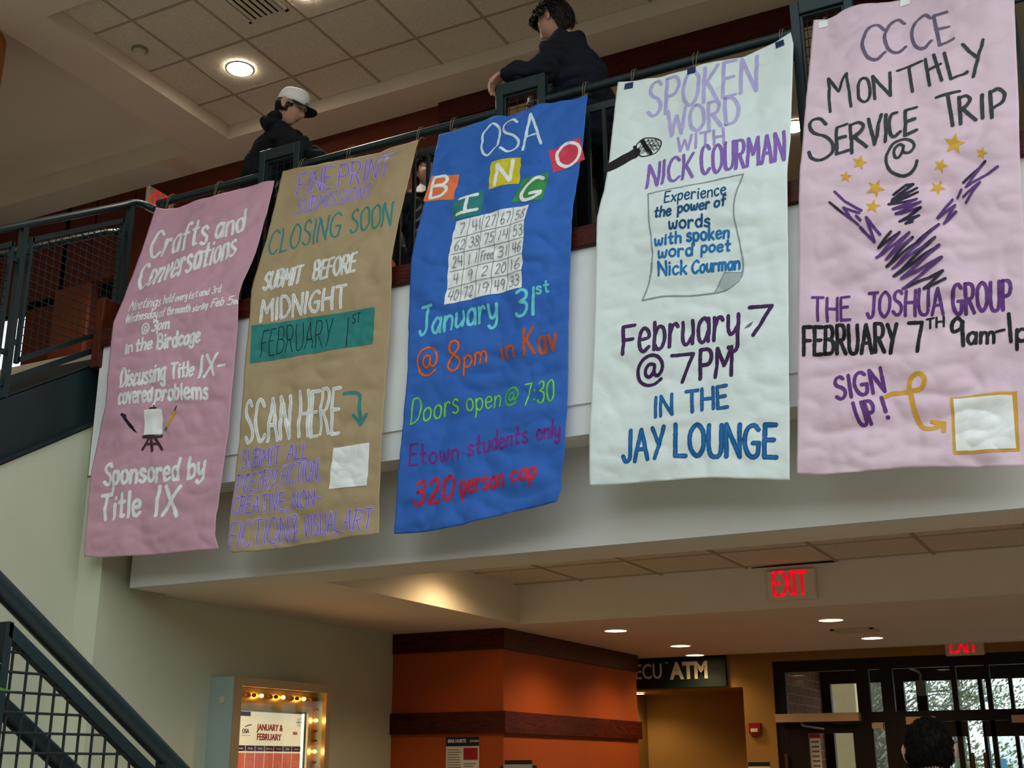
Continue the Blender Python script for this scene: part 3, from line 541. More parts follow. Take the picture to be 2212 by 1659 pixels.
  ('l','figure','figure_purple',0.012,[0.2777,3.94,0.2971,3.9159],None),
  ('l','figure','figure_purple',0.013,[0.2942,3.8863,0.3567,3.8094,0.3243,3.9231,0.3837,3.8364],None),
  ('l','figure','figure_dark',0.013,[0.8521,4.0828,0.7572,4.005],None),
  ('l','figure','figure_purple',0.012,[0.838,4.0736,0.7677,3.9806,0.905,4.0464],None),
  ('l','figure','figure_purple',0.012,[0.8276,3.9898,0.7546,3.9368],None),
  ('l','figure','figure_purple',0.012,[0.8252,3.9855,0.7649,3.9078],None),
  ('l','figure','figure_purple',0.012,[0.7467,3.9728,0.7293,3.9396],None),
  ('l','figure','figure_purple',0.013,[0.7061,3.9371,0.6409,3.8646,0.7166,3.908,0.6678,3.8348,0.7201,3.8779],None),
  ('l','figure','figure_dark',0.013,[0.432,3.8419,0.3734,3.7816,0.4701,3.832],None),
  ('l','figure','figure_purple',0.013,[0.4701,3.832,0.3658,3.7363,0.5129,3.8237,0.4066,3.7238,0.5267,3.8015],None),
  ('l','figure','figure_dark',0.013,[0.5267,3.8015,0.4086,3.6918,0.6446,3.8346],None),
  ('l','figure','figure_purple',0.013,[0.6446,3.8346,0.4347,3.6773,0.6269,3.7749],None),
  ('l','figure','figure_dark',0.014,[0.6269,3.7749,0.4414,3.6398,0.6424,3.7406],None),
  ('l','figure','figure_purple',0.015,[0.6424,3.7406,0.4743,3.6243,0.6526,3.6834,0.4808,3.5776],None),
  ('l','figure','figure_dark',0.014,[0.4808,3.5776,0.6558,3.6232,0.5738,3.5592,0.6664,3.5858],None),
  ('w',5,'violet3',0.016,'THE',0.0685,3.4976,0.2458,3.4766,0.0676,3.602,0.62,None),
  ('w',5,'violet3',0.017,'JOSHUA',0.319,3.4758,0.6645,3.4366,0.3244,3.5844,0.62,None),
  ('w',5,'violet3',0.019,'GROUP',0.6929,3.4308,0.9436,3.4108,0.6959,3.5532,0.62,None),
  ('w',6,'black',0.021,'FEBRUARY',0.027,3.3518,0.4649,3.2993,0.0256,3.4778,0.62,None),
  ('l',6,'black',0.02,[0.5018,3.4226,0.5579,3.4196,0.5383,3.292],None),
  ('w',6,'black',0.012,'TH',0.5787,3.3838,0.6563,3.3816,0.5795,3.4262,0.62,None),
  ('s',6,'black',0.02,[0.7333,3.3887,0.7112,3.4115,0.6879,3.3871,0.6927,3.3526,0.7241,3.361,0.7317,3.3919],None),
  ('l',6,'black',0.02,[0.7317,3.3948,0.7325,3.3394,0.736,3.2811],None),
  ('w',6,'black',0.018,'am',0.7531,3.2889,0.8638,3.282,0.7553,3.3695,0.62,None),
  ('l',6,'black',0.015,[0.8708,3.326,0.9038,3.3278],None),
  ('l',6,'black',0.019,[0.9243,3.3927,0.9297,3.2737],None),
  ('w',6,'black',0.018,'pm',0.9535,3.2712,1.0869,3.2622,0.9567,3.356,0.62,None),
  ('w',7,'violet3',0.019,'SIGN',0.1833,3.1274,0.3988,3.1457,0.1659,3.2265,0.62,None),
  ('w',7,'violet3',0.019,'UP',0.2829,3.0101,0.3657,3.0127,0.2546,3.1055,0.62,None),
  ('l',7,'violet3',0.018,[0.3767,3.1175,0.3978,3.0532],None),
  ('l',7,'violet3',0.018,[0.4058,3.0278,0.4081,3.0258],None),
  ('s','arrow','gold2',0.02,[0.3944,3.1193,0.4209,3.1284,0.4618,3.1248,0.5081,3.1244,0.5543,3.1308,0.5676,3.1677,0.5439,3.1937,0.512,3.1838,0.4998,3.1483,0.5122,3.0899,0.5294,3.0144,0.5571,2.9663,0.5966,2.9561,0.6363,2.9681],None),
  ('l','arrow','gold2',0.02,[0.5972,2.9866,0.6448,2.9737,0.6441,2.9422],None),
  ('p','frame','gold2',0,[0.6724,3.0777,0.9464,3.067,0.9491,2.8256,0.6838,2.8384],None),
  ('p','sheet','paper_white',0,[0.6862,3.0704,0.9271,3.0531,0.9358,2.8379,0.6951,2.8509],None),
 ],
}
# ------------------------------------------------------------------ hand-lettered stroke alphabet
GL = {
'A': '.7|l 0,0 .35,1 .7,0|l .13,.36 .57,.36', 'B': '.58|l 0,0 0,1|s 0,1 .38,1 .5,.79 .38,.58 0,.54|s 0,.54 .44,.5 .58,.27 .44,.04 0,0',
'C': '.64|s .62,.84 .42,1 .14,.88 .0,.5 .14,.12 .4,0 .64,.15', 'D': '.62|l 0,0 0,1|s 0,1 .36,.96 .62,.55 .42,.1 0,0',
'E': '.5|l .5,1 0,1 0,0 .52,0|l 0,.53 .42,.53', 'F': '.5|l .52,1 0,1 0,0|l 0,.52 .42,.52',
'G': '.68|s .62,.86 .42,1 .14,.88 0,.5 .14,.13 .38,0 .6,.1 .66,.42|l .66,.44 .38,.44', 'H': '.6|l 0,0 0,1|l .6,0 .6,1|l 0,.5 .6,.5',
'I': '.1|l .05,0 .05,1', 'J': '.55|l .05,1 .62,1|s .4,1 .4,.3 .32,.05 .14,0 0,.16', '~': '.4|s .4,1 .4,.3 .32,.05 .14,0 0,.18',
'K': '.56|l 0,0 0,1|l .54,1 0,.42|l .14,.54 .56,0', 'L': '.48|l 0,1 0,0 .5,0', 'M': '.78|l 0,0 .05,1 .39,.38 .73,1 .78,0',
'N': '.62|l 0,0 0,1 .62,0 .62,1', 'O': '.68|s .34,1 .06,.8 0,.5 .06,.2 .34,0 .62,.2 .68,.5 .62,.8 .34,1', 'P': '.54|l 0,0 0,1|s 0,1 .4,.98 .54,.75 .4,.5 0,.46',
'R': '.58|l 0,0 0,1|s 0,1 .4,.98 .53,.76 .4,.52 0,.48|l .2,.48 .58,0', 'S': '.54|s .5,.87 .34,1 .12,.94 .03,.76 .14,.59 .38,.47 .53,.27 .42,.05 .2,0 0,.13',
'T': '.62|l 0,1 .62,1|l .31,1 .31,0', 'U': '.6|s 0,1 0,.35 .09,.07 .3,0 .51,.07 .6,.35 .6,1', 'V': '.62|l 0,1 .31,0 .62,1', 'W': '.9|l 0,1 .2,0 .45,.75 .7,0 .9,1',
'X': '.6|l 0,0 .6,1|l 0,1 .6,0', 'Y': '.6|l 0,1 .3,.5|l .6,1 .16,0', 'Z': '.6|l 0,1 .6,1 0,0 .6,0',
'a': '.46|s .44,.5 .28,.62 .06,.5 0,.28 .1,.03 .28,.02 .44,.3|l .45,.6 .45,0', 'b': '.44|l 0,1 0,0|s 0,.4 .18,.6 .38,.54 .44,.3 .34,.04 .15,0 0,.14',
'c': '.42|s .41,.52 .25,.62 .06,.5 0,.3 .08,.06 .25,0 .42,.1', 'd': '.45|s .44,.42 .28,.6 .08,.54 0,.3 .1,.04 .28,0 .44,.2|l .45,1 .45,0',
'e': '.44|s 0,.32 .4,.36 .38,.54 .22,.62 .05,.52 0,.3 .08,.06 .24,0 .44,.1', 'f': '.4|s .4,.92 .3,1 .18,.9 .16,.7 .15,.3 .14,0|l 0,.58 .36,.58',
'g': '.45|s .44,.5 .28,.62 .06,.5 0,.3 .1,.05 .28,.04 .44,.3|s .45,.6 .45,-.12 .36,-.3 .2,-.32 .03,-.2', 'h': '.44|l 0,1 0,0|s 0,.36 .16,.58 .34,.58 .43,.42 .43,0',
'i': '.08|l .04,.6 .04,0|l .05,.82 .06,.85', 'j': '.2|s .18,.6 .18,-.15 .1,-.3 0,-.28|l .19,.82 .2,.85', 'k': '.42|l 0,1 0,0|l .38,.6 0,.24|l .12,.33 .42,0', 'l': '.08|l .04,1 .04,0',
'm': '.7|l 0,.6 0,0|s 0,.36 .12,.58 .26,.58 .34,.42 .34,0|s .34,.36 .46,.58 .6,.58 .68,.42 .69,0', 'n': '.44|l 0,.6 0,0|s 0,.36 .16,.58 .34,.58 .43,.42 .43,0',
'o': '.46|s .23,.62 .04,.5 0,.31 .04,.12 .23,0 .42,.12 .46,.31 .42,.5 .23,.62', 'p': '.44|l 0,.6 0,-.36|s 0,.42 .18,.6 .38,.54 .44,.3 .34,.05 .15,.02 0,.16',
'q': '.44|s .44,.5 .28,.62 .06,.5 0,.3 .1,.05 .28,.04 .44,.3|l .45,.6 .45,-.36', 'r': '.34|l 0,.6 0,0|s 0,.34 .12,.56 .26,.6 .34,.52', 's': '.38|s .36,.52 .22,.62 .06,.55 .05,.42 .2,.32 .36,.22 .34,.06 .18,0 0,.08',
't': '.38|s .17,.95 .16,.3 .2,.04 .34,.06|l 0,.62 .36,.62', 'u': '.44|s 0,.6 0,.22 .08,.03 .24,.02 .42,.24|l .44,.6 .44,0', 'v': '.42|l 0,.6 .21,0 .42,.6', 'w': '.64|s 0,.6 .06,.1 .18,.02 .3,.2 .32,.45 .34,.2 .46,.02 .58,.1 .64,.6',
'x': '.42|l 0,0 .42,.6|l 0,.6 .42,0', 'y': '.44|s 0,.6 .02,.28 .12,.1 .26,.12 .42,.3|s .44,.6 .43,-.1 .34,-.3 .18,-.34 .02,-.22', 'z': '.42|l 0,.6 .42,.6 0,0 .42,0',
'0': '.52|s .26,1 .06,.82 0,.5 .06,.18 .26,0 .46,.18 .52,.5 .46,.82 .26,1', '1': '.12|l .06,1 .06,0', '2': '.5|s .02,.8 .14,.98 .36,.98 .47,.78 .38,.5 .02,.03|l .02,.02 .52,.02',
'3': '.5|s .04,.9 .24,1 .44,.9 .44,.66 .16,.54|s .16,.54 .46,.46 .5,.22 .34,.02 .12,.02 0,.14', '4': '.54|l .06,1 .02,.45 .54,.45|l .44,1 .42,0', '5': '.5|l .48,1 .08,1 .05,.58|s .05,.58 .3,.66 .48,.45 .44,.14 .22,0 0,.1',
'6': '.48|s .4,1 .12,.72 0,.35 .1,.05 .3,.0 .46,.18 .42,.42 .22,.5 .04,.34', '7': '.52|l 0,.97 .52,1 .18,0', '8': '.5|s .25,.54 .06,.7 .1,.93 .26,1 .42,.92 .44,.72 .25,.54 .04,.36 .02,.14 .22,0 .44,.1 .48,.34 .25,.54',
'9': '.46|s .43,.78 .28,1 .06,.92 0,.7 .12,.52 .3,.54 .43,.8|s .43,.84 .42,.4 .36,0', ',': '.12|l .1,.08 .02,-.16', '.': '.1|l .04,.02 .06,.03', '-': '.36|l 0,.42 .36,.45', ':': '.1|l .05,.2 .06,.22|l .05,.62 .06,.64', '!': '.1|l .05,1 .05,.3|l .05,.04 .06,.05',
'&': '.66|s .62,0 .3,.48 .12,.76 .2,.97 .34,.99 .44,.86 .36,.64 .1,.4 .0,.2 .12,.02 .32,.03 .5,.2 .62,.42', '@': '.9|s .6,.62 .44,.7 .3,.58 .28,.38 .4,.28 .54,.4 .6,.62|s .6,.64 .58,.36 .7,.28 .84,.42 .86,.66 .7,.92 .44,1 .16,.86 .02,.55 .08,.2 .3,.02 .56,.0 .8,.14',
' ': '.35',
}
def glyph(ch, xh):
    p = GL[ch].split('|'); wd = float(p[0]); out = []
    for s in p[1:]:
        q = s.split(); pts = [tuple(map(float, c.split(','))) for c in q[1:]]
        if ch.islower():
            pts = [(x, y * xh / .62 if y <= .62 else xh + (y - .62) / .38 * (1 - xh)) for x, y in pts]
        if q[0] == 's': pts = [(v.x, v.y) for v in crom([(a, b, 0) for a, b in pts], 6)]
        out.append(pts)
    return wd, out
def layout(text, xh=.62, gap=.23):
    """strokes of a word in a box 0..1 wide, cap height 1"""
    x = 0; res = []
    for i, ch in enumerate(text):
        wd, st = glyph(ch, xh)
        if i: x += gap
        jy = random.uniform(-.025, .025)
        for s in st: res.append([(x + a, b + jy) for a, b in s])
        x += wd
    return x, res
def ribbon(bm, pts, wd, place, lift, mi):
    """a flat brush stroke of width wd along pts (plane metres), laid on a surface by place(x, y, lift)"""
    P = [V((a, b)) for a, b in pts]
    Q = [P[0]]
    for a, b in zip(P, P[1:]):
        n = max(1, int((b - a).length / max(.006, wd * .5)))
        for k in range(1, n + 1): Q.append(a + (b - a) * (k / n))
    Q2 = [Q[0]]
    for q in Q[1:]:
        if (q - Q2[-1]).length > 1e-5: Q2.append(q)
    Q = Q2; h = wd / 2
    def blob(c):
        f = bm.faces.new([bm.verts.new(place(c.x + h * cos(2 * pi * i / 10), c.y + h * sin(2 * pi * i / 10), lift)) for i in range(10)]); f.material_index = mi
    n = len(Q)
    if n == 1: blob(Q[0]); return
    L = []
    for i in range(n):
        d0 = (Q[i] - Q[i - 1]).normalized() if i else None
        d1 = (Q[i + 1] - Q[i]).normalized() if i < n - 1 else None
        if d0 is not None and d1 is not None and d0.dot(d1) < .7:
            blob(Q[i])
            for d in (d0, d1): L.append((Q[i], V((-d.y, d.x)), d is d0))
            continue
        d = d0 if d1 is None else d1 if d0 is None else (d0 + d1).normalized()
        L.append((Q[i], V((-d.y, d.x)), None))
    ww = [h * (1 + random.uniform(-.09, .09)) for _ in L]
    rows = [(bm.verts.new(place(c.x + s.x * k, c.y + s.y * k, lift)), bm.verts.new(place(c.x - s.x * k, c.y - s.y * k, lift))) for (c, s, _), k in zip(L, ww)]
    for i in range(len(rows) - 1):
        if L[i][2] is True: continue
        a, b = rows[i], rows[i + 1]
        f = bm.faces.new((a[0], a[1], b[1], b[0])); f.material_index = mi
    blob(Q[0]); blob(Q[-1])

# ------------------------------------------------------------------ paper banners
def interp(tab, z):
    t = sorted(tab)
    if z <= t[0][0]: return t[0][1]
    for (a, b), (c, d) in zip(t, t[1:]):
        if z <= c: return b + (d - b) * (z - a) / (c - a) if c > a else d
    return t[-1][1]
DRAPE = [(2.7, 5.035), (3.2, 5.02), (4.22, 5.02), (4.31, 5.043), (5.22, 5.345)]
PAINT = {'white': 'f4f5f2', 'black': '15171a', 'purple_dark': '2c2040', 'wood_brown': '4a2f2c', 'gold': 'd9a63a', 'gold2': 'd7a23c', 'grey': '6f6d74', 'lavender': 'b29fdc', 'violet': '6c55b4', 'teal': '3c8a86', 'greywhite': 'd3d5d8', 'teal_paint': '2f8480', 'ink': '101c22',
 'paper_white': 'f2f4f2', 'icewhite': 'd4ecf2', 'orange_paint': 'ee7b4c', 'yellow_paint': 'd8c92c', 'green_paint': '3f9150', 'red_paint': 'd6425c', 'pencil': '5a6068', 'cyan': '6fd6e0', 'rust': 'c2531e', 'green_bright': '4fae3c', 'green_light': '9fe08a', 'magenta': '7a2a8a', 'red_paint2': 'd21f38',
 'lilac': 'b9b2e0', 'lilac2': 'aea0d8', 'violet2': '8a68b8', 'scroll_grey': '8b9799', 'scroll_fill': 'b3bcbd', 'ink_blue': '12507c', 'blue2': '1f74b0', 'blue3': '1a5c97', 'plum': '3d1f4e', 'plum2': '532a66', 'grey_plum': '6c6078', 'charcoal': '353c40', 'figure_purple': '5c3578', 'figure_dark': '2c2038', 'violet3': '63337e'}
def paint(k): return mat('paint_' + k, PAINT[k], .6, var=.08, scale=14)
class Banner:
    def __init__(self, k, seed, crumple):
        e = BANNER_EDGE[k]; self.L = e['L']; self.R = e['R']; self.T = e['T']; self.B = e['B']; self.seed = seed; self.cr = crumple
        self.art = BANNER_ART[k]
        self.W = .93
    def rough(self, u, z):
        """crumpling of the paper, metres towards the room"""
        s = V((u * .93 + self.seed * 7.3, z, self.seed * 3.1)); c = self.cr
        a = noise.noise(s * 1.7) * .012
        a += (abs(noise.noise(s * 3.3 + V((5, 1, 0)))) - .25) * .022 * c
        a += (abs(noise.noise(V((s.x * 5, s.y * 9, 2.2)))) - .25) * .026 * c
        a += (abs(noise.noise(s * 14)) - .25) * .0075 * c
        # long soft drapes below the tied edge, sideways creases lower down
        a += sin(u * 11 + self.seed * 2) * .008 * max(0, min(1, (z - 4.2) / .8))
        a += noise.noise(V((u * 1.2, z * 7.5, self.seed))) * .014 * max(0, min(1, (4.3 - z) / .5))
        if z < 3.05: a += .02 * (3.05 - z) / .3 * (sin(u * 7 + self.seed) * .6)
        return a * min(1, .3 + 7 * min(u, 1 - u))
    def at(self, u, z, lift=0.0):
        x = interp(self.L, z) * (1 - u) + interp(self.R, z) * u
        return V((x, interp(DRAPE, z) - .012 - self.rough(u, z) - lift, z))
    def build(self, name, label, m, nu=90, nv=230):
        bm = NB(); grid = []
        for j in range(nv + 1):
            row = []
            for i in range(nu + 1):
                u = i / nu; zt, zb = interp(self.T, u), interp(self.B, u)
                row.append(bm.verts.new(self.at(u, zt + (zb - zt) * j / nv)))
            grid.append(row)
        for j in range(nv):
            for i in range(nu): bm.faces.new((grid[j][i], grid[j + 1][i], grid[j + 1][i + 1], grid[j][i + 1]))
        o = obj(name, bm, m, smooth=True); tag(o, label, 'banner', 'painted paper banners hung from the balcony rail')
        so = o.modifiers.new('thickness', 'SOLIDIFY'); so.thickness = .0006; so.offset = -1
        self.o = o
        groups = {}
        for n, e in enumerate(self.art):
            key = e[1]
            if key == 'tile':
                if e[0] == 'p': tile_n = n
                groups.setdefault((key, tile_n), []).append(e)
            elif key == 'star' or (e[0] == 'w' and key != 'card'): groups.setdefault((key, n), []).append(e)
            else: groups.setdefault((key, -1), []).append(e)
        for (key, n), es in groups.items():
            self.part(key, es)
        return o
    def part(self, key, es):
        bm = NB(); cols = []
        def mi(c):
            if c not in cols: cols.append(c)
            return cols.index(c)
        Wd = self.W
        place = lambda x, y, l: self.at(x / Wd, y, l)
        for n, e in enumerate(es):
            base = .0014 + .0003 * min(n, 14) + (.0012 if key in ('sheet', 'patch_text') else 0) + (.0012 if n and key in ('tile', 'card', 'easel', 'scroll') else 0)
            if e[0] == 'w':
                _, _, col, wd, text, u0, z0, u1, z1, ut, zt, xh, core = e
                wd = wd * {'lavender': 1.15, 'black': .8, 'violet3': .82, 'pencil': 1, 'ink': 1, 'white': 1}.get(col, .94); b = V((u0 * Wd, z0)); r = (V((u1 * Wd, z1)) - b) * .965; up = V((ut * Wd, zt)) - b
                total, st = layout(text, xh, .23 if len(text) > 1 else 0)
                for s in st:
                    pts = [tuple(b + r * (a / total if total else 0) + up * c) for a, c in s]
                    ribbon(bm, pts, wd, place, base, mi(col))
                    if core: ribbon(bm, pts, wd * (.22 if core == 'violet' else .34), place, base + .0006, mi(core))
            elif e[0] in 'ls':
                _, _, col, wd, f, core = e
                wd = wd * (.8 if key == 6 else .95 if isinstance(key, int) or key == 'figure' else 1); pts = [(f[i] * Wd, f[i + 1]) for i in range(0, len(f), 2)]
                if e[0] == 's': pts = [(v.x, v.y) for v in crom([(a, c, 0) for a, c in pts], 6)]
                ribbon(bm, pts, wd, place, base, mi(col))
            else:
                _, _, col, wd, f, core = e
                pts = [V((f[i] * Wd, f[i + 1], 0)) for i in range(0, len(f), 2)]
                tb = NB(); fc = tb.faces.new([tb.verts.new(p) for p in pts])
                bmesh.ops.triangulate(tb, faces=[fc])
                for _k in range(6):
                    ed = [q for q in tb.edges if q.calc_length() > .012]
                    if not ed: break
                    bmesh.ops.subdivide_edges(tb, edges=ed, cuts=1, use_grid_fill=False)
                    bmesh.ops.triangulate(tb, faces=tb.faces)
                mp = {v: bm.verts.new(place(v.co.x, v.co.y, base)) for v in tb.verts}
                for q in tb.faces:
                    nf = bm.faces.new([mp[v] for v in q.verts]); nf.material_index = mi(col)
                tb.free()
        nm = {'brush': 'painted_brush', 'easel': 'painted_easel', 'pencil': 'painted_pencil', 'patch': 'painted_patch', 'patch_text': 'lettering', 'arrow': 'painted_arrow', 'sheet': 'blank_sheet', 'tile': 'letter_tile', 'card': 'bingo_card', 'mic': 'painted_microphone', 'scroll': 'painted_scroll', 'figure': 'painted_figure', 'star': 'painted_star', 'at': 'lettering', 'frame': 'painted_frame'}.get(key, 'lettering')
        obj(nm, bm, parent=self.o, mats=[paint(c) for c in cols])
    def tape(self, u, z, wd, m, label=None):
        bm = NB(); n = 6; g = []
        for j in range(n + 1): g.append([bm.verts.new(self.at(u + (i / n - .5) * wd / .93, z + (j / n - .5) * wd, .003)) for i in range(n + 1)])
        for j in range(n):
            for i in range(n): bm.faces.new((g[j][i], g[j][i + 1], g[j + 1][i + 1], g[j + 1][i]))
        o = obj('tape', bm, m, self.o)
        if label: o['label'] = label
def paper(name, h):
    m = mat(name, h, .75, var=.05, scale=3.5, bump=.35, bscale=8, spec=.25)
    return m
banners = {}
for k, seed, cr_, nm, lab, hexc in (
    (1, 1.3, .8, 'paper_banner', 'dusty pink paper banner with white lettering and a painted easel, nearest the stairs', 'd0a0b0'),
    (2, 2.1, .8, 'paper_banner', 'brown kraft paper banner with purple, teal and white lettering', 'b09a76'),
    (3, 3.7, 1.15, 'paper_banner', 'bright blue paper banner with coloured letter tiles and a number grid', '3468bc'),
    (4, 4.2, .7, 'paper_banner', 'white paper banner with a black microphone and purple and blue lettering', 'e6f0ed'),
    (5, 5.9, 1.2, 'paper_banner', 'pale pink paper banner with gold stars and a purple scribbled figure', 'e4c8d6')):
    b = Banner(k, seed, cr_); banners[k] = b
    b.build(nm, lab, paper('paper_%d' % k, hexc))
NAVY = mat('navy_tape', '22365e', .5); WTAPE = mat('white_tape', 'f5f6f5', .4)
for u_, z_ in ((.07, 5.075), (.44, 5.06), (.93, 5.09)): banners[4].tape(u_, z_, .045, NAVY, 'navy blue tape square')
for u_, z_ in ((.055, 5.145), (.475, 5.155)): banners[5].tape(u_, z_, .045, WTAPE, 'white tape square')
# ------------------------------------------------------------------ the setting
FZ, CZ, SZ, TZ = 4.20, 2.65, 7.05, 7.18      # upper floor, lower soffit, upper soffit, upper tile heights
DW = 11.5                                     # door wall
struct('floor', box(NB(), -11, -9, -.1, 9, 3.6, 0), FLOORM)
struct('floor', box(NB(), -11, 3.6, -.1, 9, 14, -.001), mat('low_bounce_floor', '7d6850', .95, var=.15, scale=30))  # unseen darker floor, split off to cut bounce light under the balcony
# upper floor slab with its nosing beside the stair head
bm = box(NB(), -5.3, 5.29, 3.3, 3.0, 13.2, FZ); box(bm, -11, 5.45, 3.95, -5.3, 13.2, FZ)
struct('floor', bm, CARPET)
struct('trim_1', bbox(-11, 5.40, FZ - .02, -5.56, 5.47, FZ + .05, .006), mat('nosing_paint', 'b9a988', .6))
# lower soffit round a coffer
def lower_ceiling():
    bm = NB()
    box(bm, -5.204, 5.36, CZ, 3.0, 5.64, 3.3)                 # front strip behind the beam
    box(bm, -5.26, 5.64, CZ, -4.07, 11.3, 3.3)
    box(bm, -4.07, 8.08, CZ, 3.0, 11.3, 3.3)
    return struct('ceiling', bm, SOFFIT)
lower_ceiling()
def tiles(name, xs, ys, z, x0, x1, y0, y1, lift=None):
    bm = NB(); t = .0
    for i in range(len(xs) - 1):
        for j in range(len(ys) - 1):
            a, b, c, d = xs[i], xs[i + 1], ys[j], ys[j + 1]
            a, b, c, d = max(a, x0), min(b, x1), max(c, y0), min(d, y1)
            if b - a < .02 or d - c < .02: continue
            dz = random.uniform(0, .002)
            pts = [(a + .004, c + .004, z + dz), (b - .004, c + .004, z + dz), (b - .004, d - .004, z + dz), (a + .004, d - .004, z + dz)]
            if lift and lift == (i, j):
                pts[2] = (pts[2][0], pts[2][1] - .03, z + .03); pts[3] = (pts[3][0], pts[3][1] - .005, z + .008)
            prism(bm, pts, (0, 0, .015), 0)
    for x in xs:
        if x0 - .01 <= x <= x1 + .01: box(bm, x - .011, y0, z - .004, x + .011, y1, z + .012, 1)
    for y in ys:
        if y0 - .01 <= y <= y1 + .01: box(bm, x0, y - .011, z - .0035, x1, y + .011, z + .012, 1)
    return struct(name, bm, None, mats=[TILE, TBAR])
lx = [-4.10 + .613 * i for i in range(-1, 13)]
lx = [-4.20] + [-3.56 + .613 * i for i in range(0, 11)]
ly = [4.95, 5.56, 6.17, 6.78, 7.39, 8.0, 8.61]
tiles('ceiling', lx, ly, 2.935, -4.07, 3.0, 5.64, 8.08, lift=(3, 5))
struct('dark_gap_strip', prism(NB(), [(-2.30, 8.079, 2.93), (-1.735, 8.079, 2.93), (-1.735, 8.079, 2.952), (-2.30, 8.079, 2.936)], (0, -.003, 0)), BLACKP)  # black strip put in for the dark gap behind the lifted tile
struct('ceiling', box(NB(), -4.3, 5.6, 3.1, 3.0, 8.2, 3.15), BLACKP)  # black sheet standing in for the dark void above the tiles
# balcony beam, white boarded fascia, cherry cap
struct('wall_balcony', box(NB(), -5.204, 5.286, CZ, 3.0, 5.36, 3.3), BEAM)
bm = NB()
box(bm, -5.395, 5.088, 3.148, 3.0, 5.30, 3.32)       # lower board
box(bm, -5.405, 5.076, 3.298, 3.0, 5.30, 3.965)      # main board
box(bm, -5.41, 5.084, 3.962, 3.0, 5.30, 4.115)       # upper board
struct('wall_balcony', bm, WHITE)
bm = bbox(-5.46, 5.056, 4.10, 3.0, 5.52, 4.212, .006)
struct('trim_2', bm, WOODX)
bm = bbox(-5.46, 5.05, 3.97, -5.395, 5.30, 4.42, .005)
struct('trim_3', bm, WOODZ)
# walls below
bm = box(NB(), -5.454, 5.12, 0, -5.268, 8.4, 3.30)
struct('wall_left', bm, CREAM)
bm = NB()                                              # wall under the stair flight
prism(bm, [(-5.62, 2.0, 0), (-5.62, 5.13, 0), (-5.62, 5.118, 3.615), (-5.62, 2.0, 1.745)], (.165, 0, 0))
struct('wall_stair', bm, CREAM)
# orange pillar with cherry bands
pil = struct('wall_pillar', box(NB(), -5.27, 8.24, 0, -4.29, 10.95, CZ), ORANGE)
def band(z0, z1, o, nm):
    bm = NB(); box(bm, -5.262, 8.24 - o, z0, -4.29 + o, 8.26, z1, 0)
    box(bm, -4.31, 8.24 - o + .0005, z0, -4.29 + o + .0005, 10.95 + o, z1, 1)
    return struct(nm, bm, None, mats=[WOODX, WOODY])
band(2.496, CZ - .001, .018, 'trim_4'); band(1.888, 2.043, .03, 'trim_5')
# door wall with the cash machine alcove
bm = NB()
box(bm, -6.2, DW, 2.36, -3.43, DW + .25, 3.2); box(bm, -6.2, DW, 0, -4.75, DW + .25, 2.36)
box(bm, -3.43, DW, 0, -3.135, DW + .25, 3.2); box(bm, -3.135, DW, 2.585, 3.0, DW + .25, 3.2)
box(bm, -4.85, DW + .25, 0, -4.75, 12.5, 2.5); box(bm, -3.43, DW + .25, 0, -3.33, 12.5, 2.5); box(bm, -4.75, 12.4, 0, -3.43, 12.5, 2.5); box(bm, -4.75, DW + .25, 2.36, -3.43, 12.5, 2.5)
struct('wall_back', bm, OCHRE)
struct('ceiling', box(NB(), -6.2, 11.28, 2.95, 3.0, DW + .1, 3.3), SOFFIT)
bm = box(NB(), -5.4, 10.9, 0, -5.2, DW + .1, 3.2)
struct('wall_left', bm, OCHRE)
# upper hall
bm = NB()
box(bm, -11, 7.88, 6.02, -9.0, 8.0, 7.5); box(bm, -9.47, 7.88, FZ, -9.02, 8.0, 6.1); box(bm, -11, 7.88, FZ, -9.98, 8.0, 6.1); box(bm, -9.98, 7.88, FZ, -9.4, 8.0, 5.2)
box(bm, -9.06, 7.88, FZ, -8.64, 8.0, 7.5); box(bm, -8.66, 7.88, 6.18, -8.14, 8.0, 7.5)
box(bm, -8.15, 7.88, FZ, -4.66, 8.0, 7.5); box(bm, -4.76, 7.95, FZ, -4.66, 13.0, 7.5)
struct('wall_upper', bm, MAROON)
bm = box(NB(), -8.66, 9.9, FZ, -4.7, 10.0, 6.9); box(bm, -8.75, 7.95, FZ, -8.66, 10, 6.9)
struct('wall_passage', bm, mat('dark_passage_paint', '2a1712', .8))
struct('ceiling', box(NB(), -8.75, 7.95, 6.5, -4.7, 10, 6.6), SOFFIT)
struct('wall_pilaster', bbox(-9.07, 7.85, FZ, -8.62, 7.9, 6.15, .004), mat('dull_orange_paint', '743519', .8))
struct('wall_upper', box(NB(), -4.7, 12.9, FZ, 3.0, 13.0, 7.5), MAROON)
struct('ceiling', box(NB(), -4.7, 7.9, 6.86, 3.0, 13.0, 7.0), SOFFIT)
struct('trim_6', bbox(-4.70, 7.84, 6.862, 3.0, 7.96, SZ + .02, .004), WOODX)
bm = NB()
box(bm, -6.69, 5.41 - 2.2, SZ, 3.0, 5.41, 7.5)          # soffit in front of the tile recess
box(bm, -7.13, 5.41 - 2.2, SZ, -6.69, 7.95, 7.5)         # strip between the recesses
box(bm, -6.69, 7.51, SZ, 3.0, 7.95, 7.5)                 # strip along the back wall
box(bm, -11, 7.54, SZ, -7.13, 7.95, 7.5)
box(bm, -11, 5.43 - 2.2, SZ, -7.13, 5.43, 7.5)
box(bm, -11, 5.43, 7.24, -7.13, 7.54, 7.5)               # plain raised tray
struct('ceiling', bm, SOFFIT)
ux = [-6.91] + [-6.30 + .61 * i for i in range(0, 16)]
